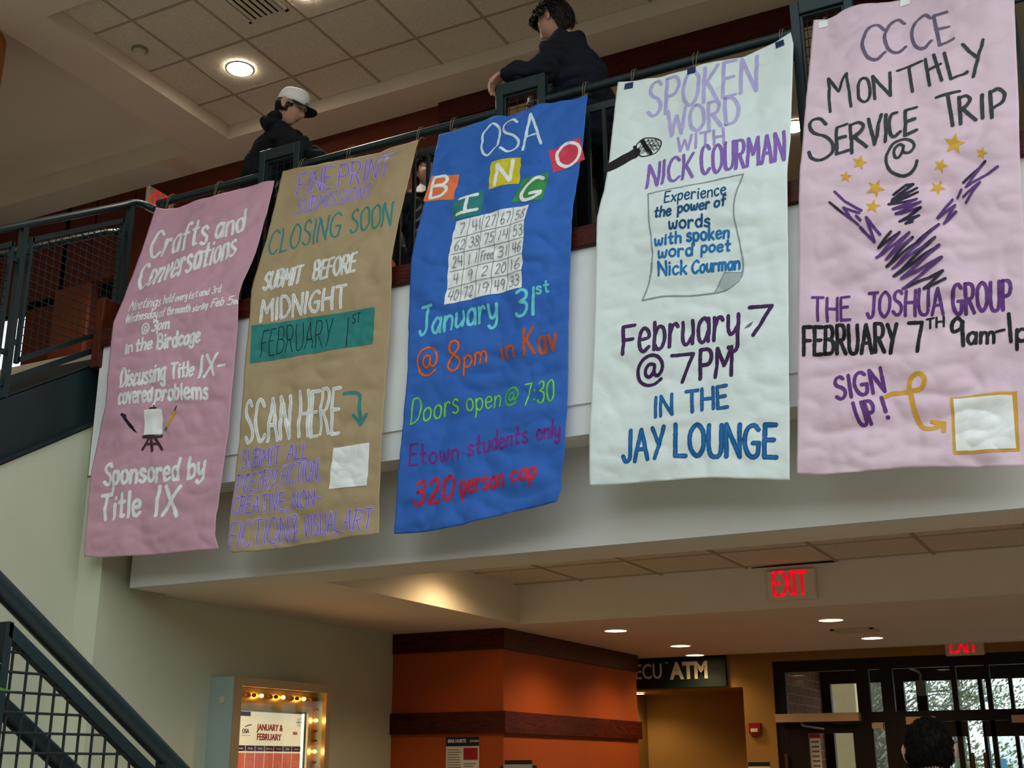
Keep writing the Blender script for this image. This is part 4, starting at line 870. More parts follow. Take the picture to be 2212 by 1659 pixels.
uy = [5.27, 5.88, 6.49, 7.10, 7.71]
tiles('ceiling', ux, uy, TZ, -6.69, 3.0, 5.41, 7.51)
struct('wall_left', box(NB(), -11.2, 2.0, 0, -11, 8.0, 7.5), MAROON)
struct('wall_left', box(NB(), -11.2, -9.0, 0, -11, 2.0, 9.0), CREAM)  # unseen wall put in to block light from the left
struct('wall_light_block', box(NB(), -11.2, -9.2, 0, 9.2, -9.0, 6.0), mat('light_block_dark', '5a4034', .9))  # unseen wall, added and kept dark to block low sky light
struct('wall_right', box(NB(), 9.0, -9.0, 0, 9.2, 5.4, 5.0), MATS['light_block_dark'])  # added out of view to shut off low light on the right
struct('wall_right', box(NB(), 3.2, 5.3, 0, 9.2, 5.5, 7.5), CREAM)
struct('wall_right', box(NB(), 3.0, 5.29, 0, 3.2, 14, 7.5), CREAM)
struct('ceiling', box(NB(), -11.2, 3.2, 7.5, 3.2, 13.2, 7.6), SOFFIT)
struct('ceiling', box(NB(), -11.2, -9.0, 9.0, -3.5, 3.3, 9.2), SOFFIT)  # unseen roof added so daylight comes from the front and right
wn = struct('window_1', box(NB(), -9.985, 7.92, 5.2, -9.46, 7.93, 6.03), glass())
bm = NB()
for a in ((-10.0, -9.96), (-9.74, -9.71), (-9.48, -9.44)): box(bm, a[0], 7.9, 5.18, a[1], 7.96, 6.05)
box(bm, -10.0, 7.9, 5.16, -9.44, 7.96, 5.2); box(bm, -10.0, 7.9, 6.02, -9.44, 7.96, 6.06)
obj('window_frame', bm, DARKFRAME, wn)

# ------------------------------------------------------------------ lamps, vents, detectors
WARM = (1.0, .68, .36)
def downlight(loc, label, group, r=.085, power=40, strength=8, hexc='ffe2a6', spread=150, col=WARM, name='recessed_downlight'):
    t = thing(name, label, 'ceiling light', loc, group)
    obj('trim_ring', ring(NB(), (0, 0, 0), r, r + .018, h=.008), mat('lamp_ring', 'efe6d2', .4), t)
    bm = disc(NB(), (0, 0, .002), r, h=.004)
    obj('lens', bm, emissive('lens_%s_%d' % (hexc, int(strength)), hexc, strength), t)
    ld = bpy.data.lights.new('lamp', 'SPOT'); ld.energy = power; ld.color = col; ld.spot_size = radians(spread); ld.spot_blend = .6; ld.shadow_soft_size = r
    lo = bpy.data.objects.new('lamp', ld); COL.objects.link(lo); lo.parent = t; lo.location = (0, 0, -.02)
    return t
gl = 'downlights under the balcony'
gc = 'downlights up in the tiled coffer'
downlight((-3.70, 6.85, 2.925), 'downlight up in the tiled coffer behind the balcony beam, nearest its left side', gc, power=PL * .8, spread=165)
downlight((-1.45, 6.3, 2.925), 'downlight up in the tiled coffer behind the balcony beam, in front of the exit sign', gc, power=PL * .7)
downlight((-4.655, 11.86, 2.355), 'downlight added out of view inside the cash machine alcove to brighten it', None, power=PL * .5)  # extra lamp added to brighten the alcove, kept out of view
downlight((-3.60, 8.79, CZ), 'lit round downlight nearest the orange pillar, left of the exit sign', gl, power=PL)
downlight((-3.58, 10.21, CZ), 'lit round downlight in front of the cash machine sign', gl, power=PL)
downlight((-3.77, 11.15, CZ), 'lit round downlight seen edge on just above the cash machine sign', gl, power=PL * .5)
downlight((-1.97, 8.88, CZ), 'lit round downlight just below the exit sign, before the small ceiling vent', gl, power=PL)
downlight((-1.97, 10.34, CZ), 'lit round downlight behind the small ceiling vent near the doors', gl, power=PL)
gu = 'downlights in the upper ceiling'
downlight((-5.99, 6.795, TZ - .006), 'bright round downlight in the upper tiled ceiling above the person in the white cap', gu, r=.105, power=PU, strength=40, hexc='fff8e8', col=(1, .88, .72))
downlight((-4.886, 6.18, TZ - .006), 'downlight at the top edge of the upper tiled ceiling beside the long vent', gu, r=.105, col=(1, .88, .72), power=PU, strength=40, hexc='fff8e8')
gh = 'downlights deep in the upper hall'
downlight((-3.8, 9.30, 6.855), 'round lamp glowing in the hall between the blue and the white banner', gh, r=.08, power=25, strength=30, hexc='fff0d0')
downlight((-2.03, 9.29, 6.855), 'bright lamp glowing in the hall between the white and the pale pink banner', gh, r=.1, power=25, strength=40, hexc='fff8e8')
# tube fixtures far in the upper passage
t = thing('wall_lamp', 'bright upright lamp at the edge of the dark upper doorway beside the stair railing', 'lamp', (-8.215, 7.80, 5.67))
obj('diffuser', bbox(-.03, -.02, -.10, .035, .02, .19, .01), emissive('tube_white', 'ffffff', 12), t)
obj('base', bbox(-.055, .021, -.16, .06, .08, .28, .008), BLACKP, t)
def vent(name, label, cx, cy, z, lx_, ly_, n, m, axis):
    t = thing(name, label, 'air vent', (cx, cy, z))
    bm = NB()
    for a in ((-lx_ / 2, -ly_ / 2, lx_ / 2, -ly_ / 2 + .025), (-lx_ / 2, ly_ / 2 - .025, lx_ / 2, ly_ / 2), (-lx_ / 2, -ly_ / 2, -lx_ / 2 + .025, ly_ / 2), (lx_ / 2 - .025, -ly_ / 2, lx_ / 2, ly_ / 2)): box(bm, a[0], a[1], -.012, a[2], a[3], -.001)
    obj('frame', bm, m, t)
    obj('backing', box(NB(), -lx_ / 2 + .02, -ly_ / 2 + .02, -.003, lx_ / 2 - .02, ly_ / 2 - .02, -.001), mat('vent_dark', '2a2722', .9), t)
    for i in range(n):
        bm = NB()
        if axis == 'Y': x = -lx_ / 2 + (i + 1) * lx_ / (n + 1); bar(bm, (x, -ly_ / 2 + .02, -.008), (x, ly_ / 2 - .02, -.008), .042, .004, up=(.25, 0, 1))
        else: y = -ly_ / 2 + (i + 1) * ly_ / (n + 1); bar(bm, (-lx_ / 2 + .02, y, -.008), (lx_ / 2 - .02, y, -.008), .016, .004, up=(0, .6, 1))
        obj('slat', bm, m, t)
vent('ceiling_vent', 'long slotted air diffuser filling a tile of the upper ceiling at the top edge', -5.315, 6.03, TZ - .006, .37, .58, 6, TILE, 'Y')
vent('ceiling_vent', 'small grey air vent in the ceiling between two downlights before the doors', -1.97, 9.68, CZ, .32, .26, 5, mat('vent_grey', 'c4bcac', .5), 'X')
t = thing('smoke_detector', 'round white smoke detector on a ceiling tile left of the bright downlight', 'smoke detector', (-6.527, 6.204, TZ - .004))
obj('base', disc(NB(), (0, 0, 0), .064, h=.016), mat('detector_base', '8f8575', .6), t)
bm = NB(); disc(bm, (0, 0, -.016), .052, h=.02); disc(bm, (0, 0, -.036), .046, h=.018); obj('sensor_head', bm, mat('detector_white', 'cfc6b2', .5), t)

# ------------------------------------------------------------------ exit signs
RED = emissive('exit_red', 'e00c22', .42)
def exit_sign(loc, label, w_, h_, d_, face, arrow=False):
    t = thing('exit_sign', label, 'exit sign', loc, None)
    obj('housing', bbox(-w_ / 2, 0, -h_ / 2, w_ / 2, d_, h_ / 2, .012, 3), BEIGE, t)
    bm = NB(); pl = lambda x, y, l: V((x, -.002 - l, y))
    W0, st = layout('EXIT', .62, .16); wd = w_ * (.66 if not arrow else .6); x0 = -w_ * (.35 if not arrow else .22); H = h_ * .74
    for s in st: ribbon(bm, [(x0 + a / W0 * wd, -h_ * .33 + b * H) for a, b in s], .0215 * w_ / .33 * (.62 if arrow else 1), pl, .001, 0)
    if arrow: ribbon(bm, [(x0 - .03, .05), (x0 - .07, 0), (x0 - .03, -.05)], .018, pl, .001, 0)
    obj('letters', bm, RED, t)
    t.rotation_euler = (0, 0, face)
    return t
exit_sign((-2.028, 8.045, 2.80), 'beige exit sign with red letters on the coffer edge below the pale pink banner', .33, .205, .035, 0)
exit_sign((-1.40, DW - .04, 2.665), 'exit sign half hidden by the ceiling edge above the entrance doors', .33, .2, .035, 0)
exit_sign((-7.62, 7.70, 6.70), 'exit sign with a red arrow sticking out from the upper wall above the stair head', .34, .24, .045, pi / 2, True)
# ------------------------------------------------------------------ balcony railing
def wire_grid(bm, x0, x1, z0, z1, y, step=.05, r=.0022, phase=0):
    x = x0 + step * .5
    while x < x1: tube(bm, [(x, y, z0), (x, y, z1)], r, 6); x += step
    z = z0 + step * .5
    while z < z1: tube(bm, [(x0, y + .004, z), (x1, y + .004, z)], r, 6); z += step
RY = 5.40
rail = thing('balcony_railing', 'dark teal metal railing along the balcony front with three square mesh posts', 'railing', (0, RY, FZ))
def R(bm_, nm, m=METAL, par=None, smooth=False):
    """mesh given in world coordinates, parented to the railing"""
    o = obj(nm, bm_, m, smooth=smooth); o.parent = par or rail; o.matrix_parent_inverse = Matrix.Translation((0, -RY, -FZ)); return o
for cx in (-4.372, -2.688, -0.993):
    bm = NB(); h = .155; zt = 5.36; zb = 4.215
    for s in (-1, 1): box(bm, cx + s * h - (.045 if s > 0 else 0), RY - .026, zb, cx + s * h + (0 if s > 0 else .045), RY + .026, zt)
    box(bm, cx - h + .045, RY - .026, zt - .075, cx + h - .045, RY + .026, zt); box(bm, cx - h + .045, RY - .026, zb, cx + h - .045, RY + .026, zb + .06)
    bmesh.ops.bevel(bm, geom=list(bm.edges), offset=.003, segments=1, affect='EDGES')
    for s in (-1, 1): box(bm, cx + s * (h - .045) - (.012 if s > 0 else 0), RY - .008, zb + .06, cx + s * (h - .045) + (0 if s > 0 else .012), RY + .02, zt - .075)
    box(bm, cx - h + .057, RY - .008, zt - .087, cx + h - .057, RY + .02, zt - .075)
    R(bm, 'mesh_post')
    bm = NB(); wire_grid(bm, cx - h + .05, cx + h - .05, zb + .06, zt - .08, RY + .004); R(bm, 'wire_mesh', MESHM)
segs = [(-5.365, -4.527), (-4.217, -2.843), (-2.533, -1.148), (-.838, .6)]
for a, b_ in segs:
    R(tube(NB(), [(a, RY, 5.197), (b_, RY, 5.197)], .025, 20), 'top_rail', smooth=True)
    R(bbox(a if a > -5 else -5.33, RY - .008, 5.045, b_, RY + .008, 5.088), 'lower_rail')
    R(bbox(a if a > -5 else -5.33, RY - .008, 4.30, b_, RY + .008, 4.34), 'lower_rail')
    x_ = -3.296 if a < -4 and a > -5 else -2.191; x = x_ + .094 * math.ceil((max(a, -5.33) - x_ + .03) / .094)
    while x < b_ - .02:
        R(box(NB(), x - .0095, RY - .0095, 4.212, x + .0095, RY + .0095, 5.047), 'baluster'); x += .094
R(box(NB(), -5.34, RY - .02, 4.212, -5.30, RY + .02, 5.18), 'end_post')

# twine ties
TW = mat('twine', 'a3916c', .9)
def tie(x, zt, label, loops=2):
    t = NB(); on_post = any(abs(x - c) < .165 for c in (-4.372, -2.688, -.993))
    for k in range(loops):
        dx = (k - .5) * .016 + random.uniform(-.004, .004)
        pts = [(x + dx * .3, 5.33, zt - .02), (x + dx, 5.355, 5.19), (x + dx, 5.38, 5.227), (x + dx * 1.2, 5.41, 5.229), (x + dx * 1.6, 5.435, 5.205), (x + dx, 5.425, 5.168), (x + dx * .6, 5.385, 5.160), (x - dx * .4, 5.335, zt - .015)]
        if on_post: pts = [(x + dx, 5.33, zt - .02), (x + dx * .5, 5.352, zt + .03), (x + dx * 1.5, 5.409, zt + .05), (x + dx, 5.36, zt + .02), (x - dx, 5.335, zt - .015)]
        tube(t, pts, .0011, 6, smooth=5)
    tube(t, [(x, 5.33, zt - .02), (x + .012, 5.325, zt - .06), (x + .004, 5.322, zt - .09)], .0011, 5, smooth=4)
    o = obj('twine_tie', t, TW); tag(o, label, 'string', 'twine loops tying the banners to the rail')
for u_, k, pos in ((.045, 1, 'left corner of the dusty pink banner'), (.46, 1, 'top middle of the dusty pink banner'), (.97, 1, 'right corner of the dusty pink banner beside the post'), (.10, 2, 'left corner of the kraft paper banner'), (.46, 2, 'top middle of the kraft paper banner'), (.955, 2, 'right corner of the kraft paper banner'),
                   (.05, 3, 'left corner of the blue banner'), (.95, 3, 'right corner of the blue banner'), (.07, 4, 'left tape square of the white banner'), (.44, 4, 'middle tape square of the white banner'), (.93, 4, 'right tape square of the white banner'), (.055, 5, 'left tape square of the pale pink banner')):
    z = interp(banners[k].T, u_); x = banners[k].at(u_, z).x
    tie(x, z, 'thin twine loop at the ' + pos)

# ------------------------------------------------------------------ stairs on the left
def slope_bar(bm, X, y0, y1, line, h0, h1, w_, mi=0):
    pts = [(X - w_ / 2, y0, line(y0) - h1), (X - w_ / 2, y1, line(y1) - h1), (X - w_ / 2, y1, line(y1) - h0), (X - w_ / 2, y0, line(y0) - h0)]
    return prism(bm, pts, (w_, 0, 0), mi)
def stair_railing(X, line, name, label, ya, yb, panels, posts, rr, hp0, hp1, lowbar, hend, extra=None, postfoot=1.07, fr=.026, wk=1.2):
    t = thing(name, label, 'railing', (X, ya, line(ya) - postfoot))
    inv = Matrix.Translation((-X, -ya, -(line(ya) - postfoot)))
    def P(bm, nm, m=METAL, smooth=False):
        o = obj(nm, bm, m, smooth=smooth); o.parent = t; o.matrix_parent_inverse = inv; return o
    P(tube(NB(), hend, rr, 20, smooth=4), 'handrail', smooth=True)
    for y in posts: P(box(NB(), X - .019, y - .019, line(y) - postfoot, X + .019, y + .019, line(y) - rr), 'post')
    for y0, y1 in panels:
        bm = NB(); d = .022
        slope_bar(bm, X, y0, y1, line, hp0, hp0 + .034, fr); slope_bar(bm, X, y0, y1, line, hp1 - .034, hp1, fr)
        for y in (y0, y1): box(bm, X - fr / 2, y - d / 2, line(y) - hp1, X + fr / 2, y + d / 2, line(y) - hp0 - .002)
        P(bm, 'mesh_frame')
        bm = NB(); y = y0 + .03
        while y < y1 - .01:
            tube(bm, [(X, y, line(y) - hp1 + .02), (X, y, line(y) - hp0 - .02)], .0024 * wk, 6); y += .0508 / wk ** .25
        zlo, zhi = min(line(y0), line(y1)) - hp1, max(line(y0), line(y1)) - hp0
        s = (line(y1) - line(y0)) / (y1 - y0); z = zlo + .03
        while z < zhi:
            # the level wire lies inside the sloping frame between these two ends
            yA, yB = (z + hp0 - line(y0)) / s + y0, (z + hp1 - line(y0)) / s + y0
            a, b_ = max(y0, min(yA, yB)), min(y1, max(yA, yB))
            if b_ - a > .03: tube(bm, [(X + .004, a, z), (X + .004, b_, z)], .0024 * wk, 6)
            z += .0508 / wk ** .25
        P(bm, 'wire_mesh', MESHM)
        for yy, s_ in ((y0, -1), (y1, 1)):
            for hh in (hp0 + .10, hp1 - .12):
                P(box(NB(), X - .008, min(yy, yy + s_ * .05), line(yy) - hh - .015, X + .008, max(yy, yy + s_ * .05), line(yy) - hh + .015), 'bracket')
    if lowbar:
        bm = NB(); slope_bar(bm, X, panels[0][0] - .05, panels[-1][1] + .05, line, lowbar, lowbar + .04, fr); P(bm, 'bottom_rail')
    for e_ in (extra or []): P(tube(NB(), e_, .024, 16, smooth=3), 'grab_rail', smooth=True)
    return t
lu = lambda y: 5.201 + .6 * (y - 5.314)
hp = [(-5.5, y, lu(y) - .008) for y in (2.7, 3.6, 4.4, 4.9, 5.2)] + [(-5.495, 5.31, 5.195), (-5.47, 5.39, 5.205), (-5.43, 5.42, 5.185)]
stair_railing(-5.5, lu, 'stair_railing', 'dark teal stair railing with wire mesh panels rising to the upper floor at the left', 2.7, 5.3, [(3.72, 4.415), (4.546, 5.235)], (3.66, 4.487, 5.29), .024, .10, .885, .95, hp,
              [[(-5.62, 4.0, lu(4.0) - .17), (-5.62, 5.2, lu(5.2) - .17), (-5.60, 5.36, 4.98)]])
t = thing('stair_stringer', 'dark teal steel stringer of the upper stair flight, ending at the white balcony boards', 'stair stringer', (-5.5, 3.0, lu(3.0) - 1.26))
inv = Matrix.Translation((5.5, -3.0, -(lu(3.0) - 1.26)))
bm = NB(); slope_bar(bm, -5.5, 2.6, 5.34, lu, 1.07, 1.44, .03); o = obj('web_plate', bm, METAL, t); o.matrix_parent_inverse = inv
bm = NB(); slope_bar(bm, -5.475, 2.6, 5.115, lu, 1.432, 1.457, .075); o = obj('bottom_flange', bm, METAL, t); o.matrix_parent_inverse = inv
bm = NB(); slope_bar(bm, -5.51, 2.6, 5.34, lu, 1.062, 1.076, .05); o = obj('top_flange', bm, METAL, t); o.matrix_parent_inverse = inv
bm = NB()
for i in range(14):                                    # treads and risers of the upper flight
    y = 5.40 - .28 * i; z = FZ - .168 * (i + 1)
    box(bm, -7.2, y - .29, z - .03, -5.52, y, z); box(bm, -7.2, y - .015, z, -5.52, y, z + .15)
struct('stairs_upper', bm, mat('tread_rubber', '3b3833', .8))
ll = lambda y: 2.093 - .63 * (y - 2.02)
hp = [(-2.4, y, ll(y) - .031) for y in (.9, 1.5, 2.1, 2.7, 3.3, 3.7)]
stair_railing(-2.4, ll, 'stair_railing', 'near dark teal handrail with wire mesh panel descending across the lower left corner', .9, 3.7, [(1.2, 1.92), (2.05, 2.58), (2.68, 3.3)], (1.985, 2.63, 3.36), .0255, .09, .82, .86, hp,
              [[(-2.47, .9, ll(.9) - .235), (-2.47, 2.2, ll(2.2) - .235), (-2.47, 3.6, ll(3.6) - .235)]], postfoot=.98, wk=1.5)
bm = NB()
for i in range(11):
    z = .165 * (11 - i); box(bm, -3.9, 1.0 + .265 * i, 0, -2.36, 1.0 + .265 * (i + 1), z)
struct('stairs_lower', bm, mat('tread_rubber', '3b3833'))
# plant beside the stairs
t = thing('potted_plant', 'leafy green plant whose leaf tips show at the left edge beside the near handrail', 'plant', (-1.72, 1.12, 0))
bm = NB(); tube(bm, [(0, 0, .02), (0, 0, .3)], [.13, .17], 20); obj('pot', bm, mat('pot_clay', '5a5148', .7), t)
bm = NB(); tube(bm, [(0, 0, .25), (.02, 0, 1.0), (0, .02, 1.75)], [.02, .016, .01], 8, smooth=4); obj('stem', bm, mat('stem_green', '4d5a30', .7), t)
bm = NB()
for i in range(70):
    a = random.uniform(0, 2 * pi); z = random.uniform(1.1, 2.0); L_ = random.uniform(.14, .27); d = V((cos(a), sin(a), random.uniform(-.2, .6))).normalized()
    s = d.cross(V((0, 0, 1))).normalized(); c = V((cos(a) * .02, sin(a) * .02, z)); n_ = s.cross(d)
    P_ = [c, c + d * L_ * .35 + s * .016, c + d * L_ * .8 + s * .01 - n_ * .01, c + d * L_ - n_ * .03, c + d * L_ * .8 - s * .01 - n_ * .01, c + d * L_ * .35 - s * .016]
    bm.faces.new([bm.verts.new(p) for p in P_])
obj('leaves', bm, mat('leaf_green', '5b8c35', .5, var=.25), t)

# ------------------------------------------------------------------ lit display case on the wall under the balcony
DX, DY0, DY1, DZ = -5.268, 6.115, 7.15, 2.195
case = thing('display_case', 'wall display case framed with glowing amber bulbs', 'display case', (DX, (DY0 + DY1) / 2, 1.0))
inv = Matrix.Translation((-DX, -(DY0 + DY1) / 2, -1.0))
def C_(bm, nm, m, par=None, smooth=False, label=None):
    o = obj(nm, bm, m, smooth=smooth); o.parent = par or case
    if not par: o.matrix_parent_inverse = inv
    else: o.matrix_parent_inverse = (Matrix.Translation((0, 0, 0)) @ inv)
    if label: o['label'] = label
    return o
CASEM = mat('case_enamel', '9db0a6', .5); CASEF = mat('case_frame_metal', 'b89a70', .35, .6); BRONZE = mat('lamp_channel_metal', 'b98a4a', .3, .8)
xf = -5.075; zb = .75
bm = NB(); box(bm, DX, DY0, zb, xf, DY0 + .02, DZ); box(bm, DX, DY1 - .02, zb, xf, DY1, DZ); box(bm, DX, DY0 + .02, DZ - .02, xf, DY1 - .02, DZ); box(bm, DX, DY0 + .02, zb, xf, DY1 - .02, zb + .02); box(bm, DX, DY0 + .02, zb + .02, DX + .01, DY1 - .02, DZ - .02)
C_(bm, 'cabinet', CASEM)
C_(disc(NB(), (DX + .11, DY0, DZ - .14), .022, (0, -1, 0), h=.006), 'keyhole_cap', mat('cap_cream', 'c4bf9f', .5))
bm = NB()
for y0, y1, z0, z1 in ((DY0, DY1, DZ - .055, DZ), (DY0, DY0 + .075, zb, DZ - .055), (DY1 - .055, DY1, zb, DZ - .055), (DY0 + .075, DY1 - .055, zb, zb + .06)): box(bm, xf - .025, y0 + (.001 if y0 == DY0 else 0), z0, xf + .006, y1 - (.001 if y1 == DY1 else 0), z1 - (.001 if z1 == DZ else 0))
C_(bm, 'door_frame', CASEF)
C_(box(NB(), xf - .012, DY0 + .07, zb + .05, xf - .009, DY1 - .05, DZ - .05), 'door_pane', glass())
bm = NB(); xc = xf - .07
for y0, y1, z0, z1 in ((DY0 + .075, DY1 - .055, DZ - .15, DZ - .055), (DY0 + .075, DY0 + .12, zb + .06, DZ - .15), (DY1 - .13, DY1 - .055, zb + .06, DZ - .15)): box(bm, xc - .01, y0, z0, xc, y1, z1)
C_(bm, 'lamp_channel', BRONZE)
bm = NB()
for y0, y1, z0, z1 in ((DY0 + .12, DY1 - .13, DZ - .185, DZ - .15), (DY0 + .12, DY0 + .15, zb + .06, DZ - .185), (DY1 - .165, DY1 - .13, zb + .06, DZ - .185)): box(bm, xc - .005, y0, z0, xc + .012, y1, z1)
C_(bm, 'inner_frame', CASEF)
AMB = emissive('bulb_amber', 'ffb045', 8); OFFB = mat('bulb_unlit', '6b3320', .15, var=.05)
def bulb(y, z, lit):
    b_ = C_(ball(NB(), (xc + .02, y, z), .013, (1.3, 1, 1), 12), 'bulb', AMB if lit else OFFB, smooth=True)
    if lit:
        b_['label'] = 'lit amber bulb'
        ld = bpy.data.lights.new('glow', 'POINT'); ld.energy = .22; ld.color = (1, .55, .18); ld.shadow_soft_size = .013
        lo = bpy.data.objects.new('glow', ld); COL.objects.link(lo); lo.location = (xc + .045, y, z); lo.parent = b_
n_ = 12
for i in range(n_): bulb(DY0 + .11 + i * (DY1 - DY0 - .20) / (n_ - 1), DZ - .102, i % 3 == 0)
for i in range(12): bulb(DY1 - .093, DZ - .17 - i * .068, i % 3 == 1)
for i in range(12): bulb(DY0 + .098, DZ - .17 - i * .068, i % 3 == 1)
# poster inside the case
py0, py1, pz1, pz0 = DY0 + .16, DY1 - .20, DZ - .20, 1.0
post = thing('calendar_poster', 'backlit calendar poster for January and February inside the display case', 'poster', (xc - .02, (py0 + py1) / 2, 1.4))
pinv = Matrix.Translation((-(xc - .02), -(py0 + py1) / 2, -1.4))
def PP(bm, nm, m, mats=None):
    o = obj(nm, bm, m, mats=mats); o.parent = post; o.matrix_parent_inverse = pinv; return o
PW = mat('poster_paper', 'efe6cf', .6, emit='fff0cc', estr=.35); PR = mat('poster_coral', 'e0705a', .6, emit='ff8060', estr=.18); PN = mat('poster_plum', '4a2c52', .6, emit='5a3560', estr=.08); PK = mat('poster_red_ink', 'b24a4a', .6)
xp = xc - .02
PP(box(NB(), xp - .002, py0, pz0, xp, py1 + .03, pz1), 'sheet', PW)
PP(box(NB(), xp, py1 + .004, pz0, xp + .004, py1 + .022, pz1 + .003), 'edge_light', emissive('edge_strip', 'fff3cf', 2.2))
W_ = py1 - py0; bm = NB()
X_, Z_ = (0, 1, 0), (0, 0, 1)
put_text(bm, 'JANUARY &', .058, (xp + .002, py0 + W_ * .30, pz1 - .115), X_, Z_, sx=.88, bold=.0010); put_text(bm, 'FEBRUARY', .058, (xp + .002, py0 + W_ * .30, pz1 - .175), X_, Z_, sx=.93, bold=.0010); put_text(bm, '2025', .026, (xp + .002, py0 + W_ * .86, pz1 - .135), X_, Z_, bold=.0003)
PP(bm, 'title', PK)
bm = NB(); put_text(bm, 'OSA', .038, (xp + .002, py0 + W_ * .08, pz1 - .135), X_, Z_, sx=.9)
pl = lambda x, y, l: V((xp + .002 + l, py0 + x, pz1 - y))
ribbon(bm, [(W_ * .12, .095), (W_ * .17, .085), (W_ * .21, .083)], .006, pl, .001, 0); ribbon(bm, [(W_ * .07, .15), (W_ * .2, .15)], .002, pl, .001, 0)
for k in range(6):
    a = k * pi / 3; c_ = (W_ * .95, .055); ribbon(bm, [c_, (c_[0] + .03 * cos(a), c_[1] + .03 * sin(a))], .003, pl, .001, 0)
    for s_ in (.5, -.5): ribbon(bm, [(c_[0] + .019 * cos(a), c_[1] + .019 * sin(a)), (c_[0] + .019 * cos(a) + .009 * cos(a + s_), c_[1] + .019 * sin(a) + .009 * sin(a + s_))], .002, pl, .001, 0)
PP(bm, 'logo', mat('poster_dark_ink', '35303a', .6))
bm = NB(); box(bm, xp, py0, pz1 - .03, xp + .002, py0 + W_ * .19, pz1 - .003)
days = ['Sunday', 'Monday', 'Tuesday', 'Wednesday', 'Thursday', 'Friday', 'Saturday']; cw = W_ / 7
for i in range(7): box(bm, xp, py0 + i * cw + .003, pz1 - .245, xp + .002, py0 + (i + 1) * cw - .003, pz1 - .21)
for r_ in (1, 3):
    for i in range(7): box(bm, xp, py0 + i * cw + .003, pz1 - .255 - .155 * (r_ + 1) + .008, xp + .002, py0 + (i + 1) * cw - .003, pz1 - .255 - .155 * r_)
PP(bm, 'plum_cells', PN)
bm = NB()
for r_ in (0, 2):
    for i in range(7): box(bm, xp, py0 + i * cw + .003, pz1 - .255 - .155 * (r_ + 1) + .008, xp + .002, py0 + (i + 1) * cw - .003, pz1 - .255 - .155 * r_)
PP(bm, 'coral_cells', PR)
bm = NB()
for i, d in enumerate(days): put_text(bm, d, .015, (xp + .0035, py0 + (i + .5) * cw, pz1 - .233), X_, Z_, align='CENTER', sx=.9)
for i in (1, 4, 5, 6):
    for j in range(3): box(bm, xp + .002, py0 + i * cw + .018, pz1 - .31 - j * .012, xp + .003, py0 + (i + 1) * cw - .02, pz1 - .306 - j * .012)
PP(bm, 'cell_print', mat('poster_print', 'f7e6d2', .6))

# ------------------------------------------------------------------ notices and devices
t = thing('notice_poster', 'white notice with navy heading and red box on the dark side of the orange pillar', 'poster', (-4.63, 8.236, 1.5))
def N_(bm, nm, m, inv=Matrix.Translation((4.63, -8.236, -1.5)), par=t):
    o = obj(nm, bm, m); o.parent = par; o.matrix_parent_inverse = inv; return o
N_(box(NB(), -4.771, 8.232, 1.25, -4.49, 8.236, 1.862), 'sheet', mat('notice_paper', 'd8d3c6', .7))
N_(box(NB(), -4.771, 8.230, 1.797, -4.49, 8.233, 1.862), 'heading_bar', mat('notice_navy', '15233c', .6))
N_(box(NB(), -4.62, 8.230, 1.70, -4.50, 8.233, 1.785), 'red_box', mat('notice_red', 'a01c2c', .6))
bm = NB(); put_text(bm, 'BIAS HURTS', .034, (-4.755, 8.229, 1.823), (1, 0, 0), (0, 0, 1), bold=.0008, sx=.86); put_text(bm, 'ETOWN', .022, (-4.565, 8.229, 1.825), (1, 0, 0), (0, 0, 1), sx=.95)
N_(bm, 'heading_text', mat('notice_white_ink', 'e8e6de', .6))
bm = NB()
for i in range(14): box(bm, -4.758, 8.2305, 1.775 - i * .018, -4.64 - random.uniform(0, .02), 8.2325, 1.769 - i * .018)
for i in range(9): box(bm, -4.615, 8.2305, 1.675 - i * .018, -4.51 - random.uniform(0, .03), 8.2325, 1.669 - i * .018)
N_(bm, 'body_text', mat('notice_grey_ink', '77736a', .7))
t2 = thing('sign_holder', 'black round-cornered sign holder standing in front of the orange pillar', 'sign holder', (-4.07, 8.05, 0))
N2 = lambda bm, nm, m: N_(bm, nm, m, Matrix.Translation((4.07, -8.05, 0)), t2)
bm = bbox(-4.21, 8.04, 1.2, -3.93, 8.06, 1.693, 0); bmesh.ops.bevel(bm, geom=[e for e in bm.edges if abs(e.verts[0].co.x - e.verts[1].co.x) < 1e-4 and abs(e.verts[0].co.z - e.verts[1].co.z) < 1e-4], offset=.035, segments=6, affect='EDGES')
N2(bm, 'frame', BLACKP); N2(box(NB(), -4.185, 8.037, 1.24, -3.955, 8.041, 1.665), 'insert', mat('insert_grey', '9aa0a6', .5))
N2(tube(NB(), [(-4.07, 8.05, .03), (-4.07, 8.05, 1.22)], .014, 12), 'pole', BLACKP); N2(disc(NB(), (-4.07, 8.05, 0), .15, (0, 0, 1), h=.02), 'base', BLACKP)
t = thing('cash_machine_sign', 'dark sign with pale letters ECU and ATM above the alcove', 'sign', (-4.1, DW - .02, 2.5))
Si = Matrix.Translation((4.1, -(DW - .02), -2.5))
N_(box(NB(), -4.95, DW - .05, 2.372, -3.575, DW - .0005, 2.668), 'panel', mat('sign_dark_green', '0f211f', .5), Si, t)
bm = NB(); put_text(bm, 'ECU', .205, (-4.50, DW - .052, 2.465), (1, 0, 0), (0, 0, 1), sx=.74, bold=.002); put_text(bm, 'ATM', .215, (-4.125, DW - .052, 2.458), (1, 0, 0), (0, 0, 1), sx=.86, bold=.009)
put_text(bm, 'TM', .025, (-4.185, DW - .052, 2.60), (1, 0, 0), (0, 0, 1))
N_(bm, 'letters', mat('sign_cream', 'd9cdb8', .5), Si, t)
t = thing('alarm_strobe', 'red fire alarm strobe on the ochre wall between the alcove and the doors', 'fire alarm', (-3.32, DW, 2.0))
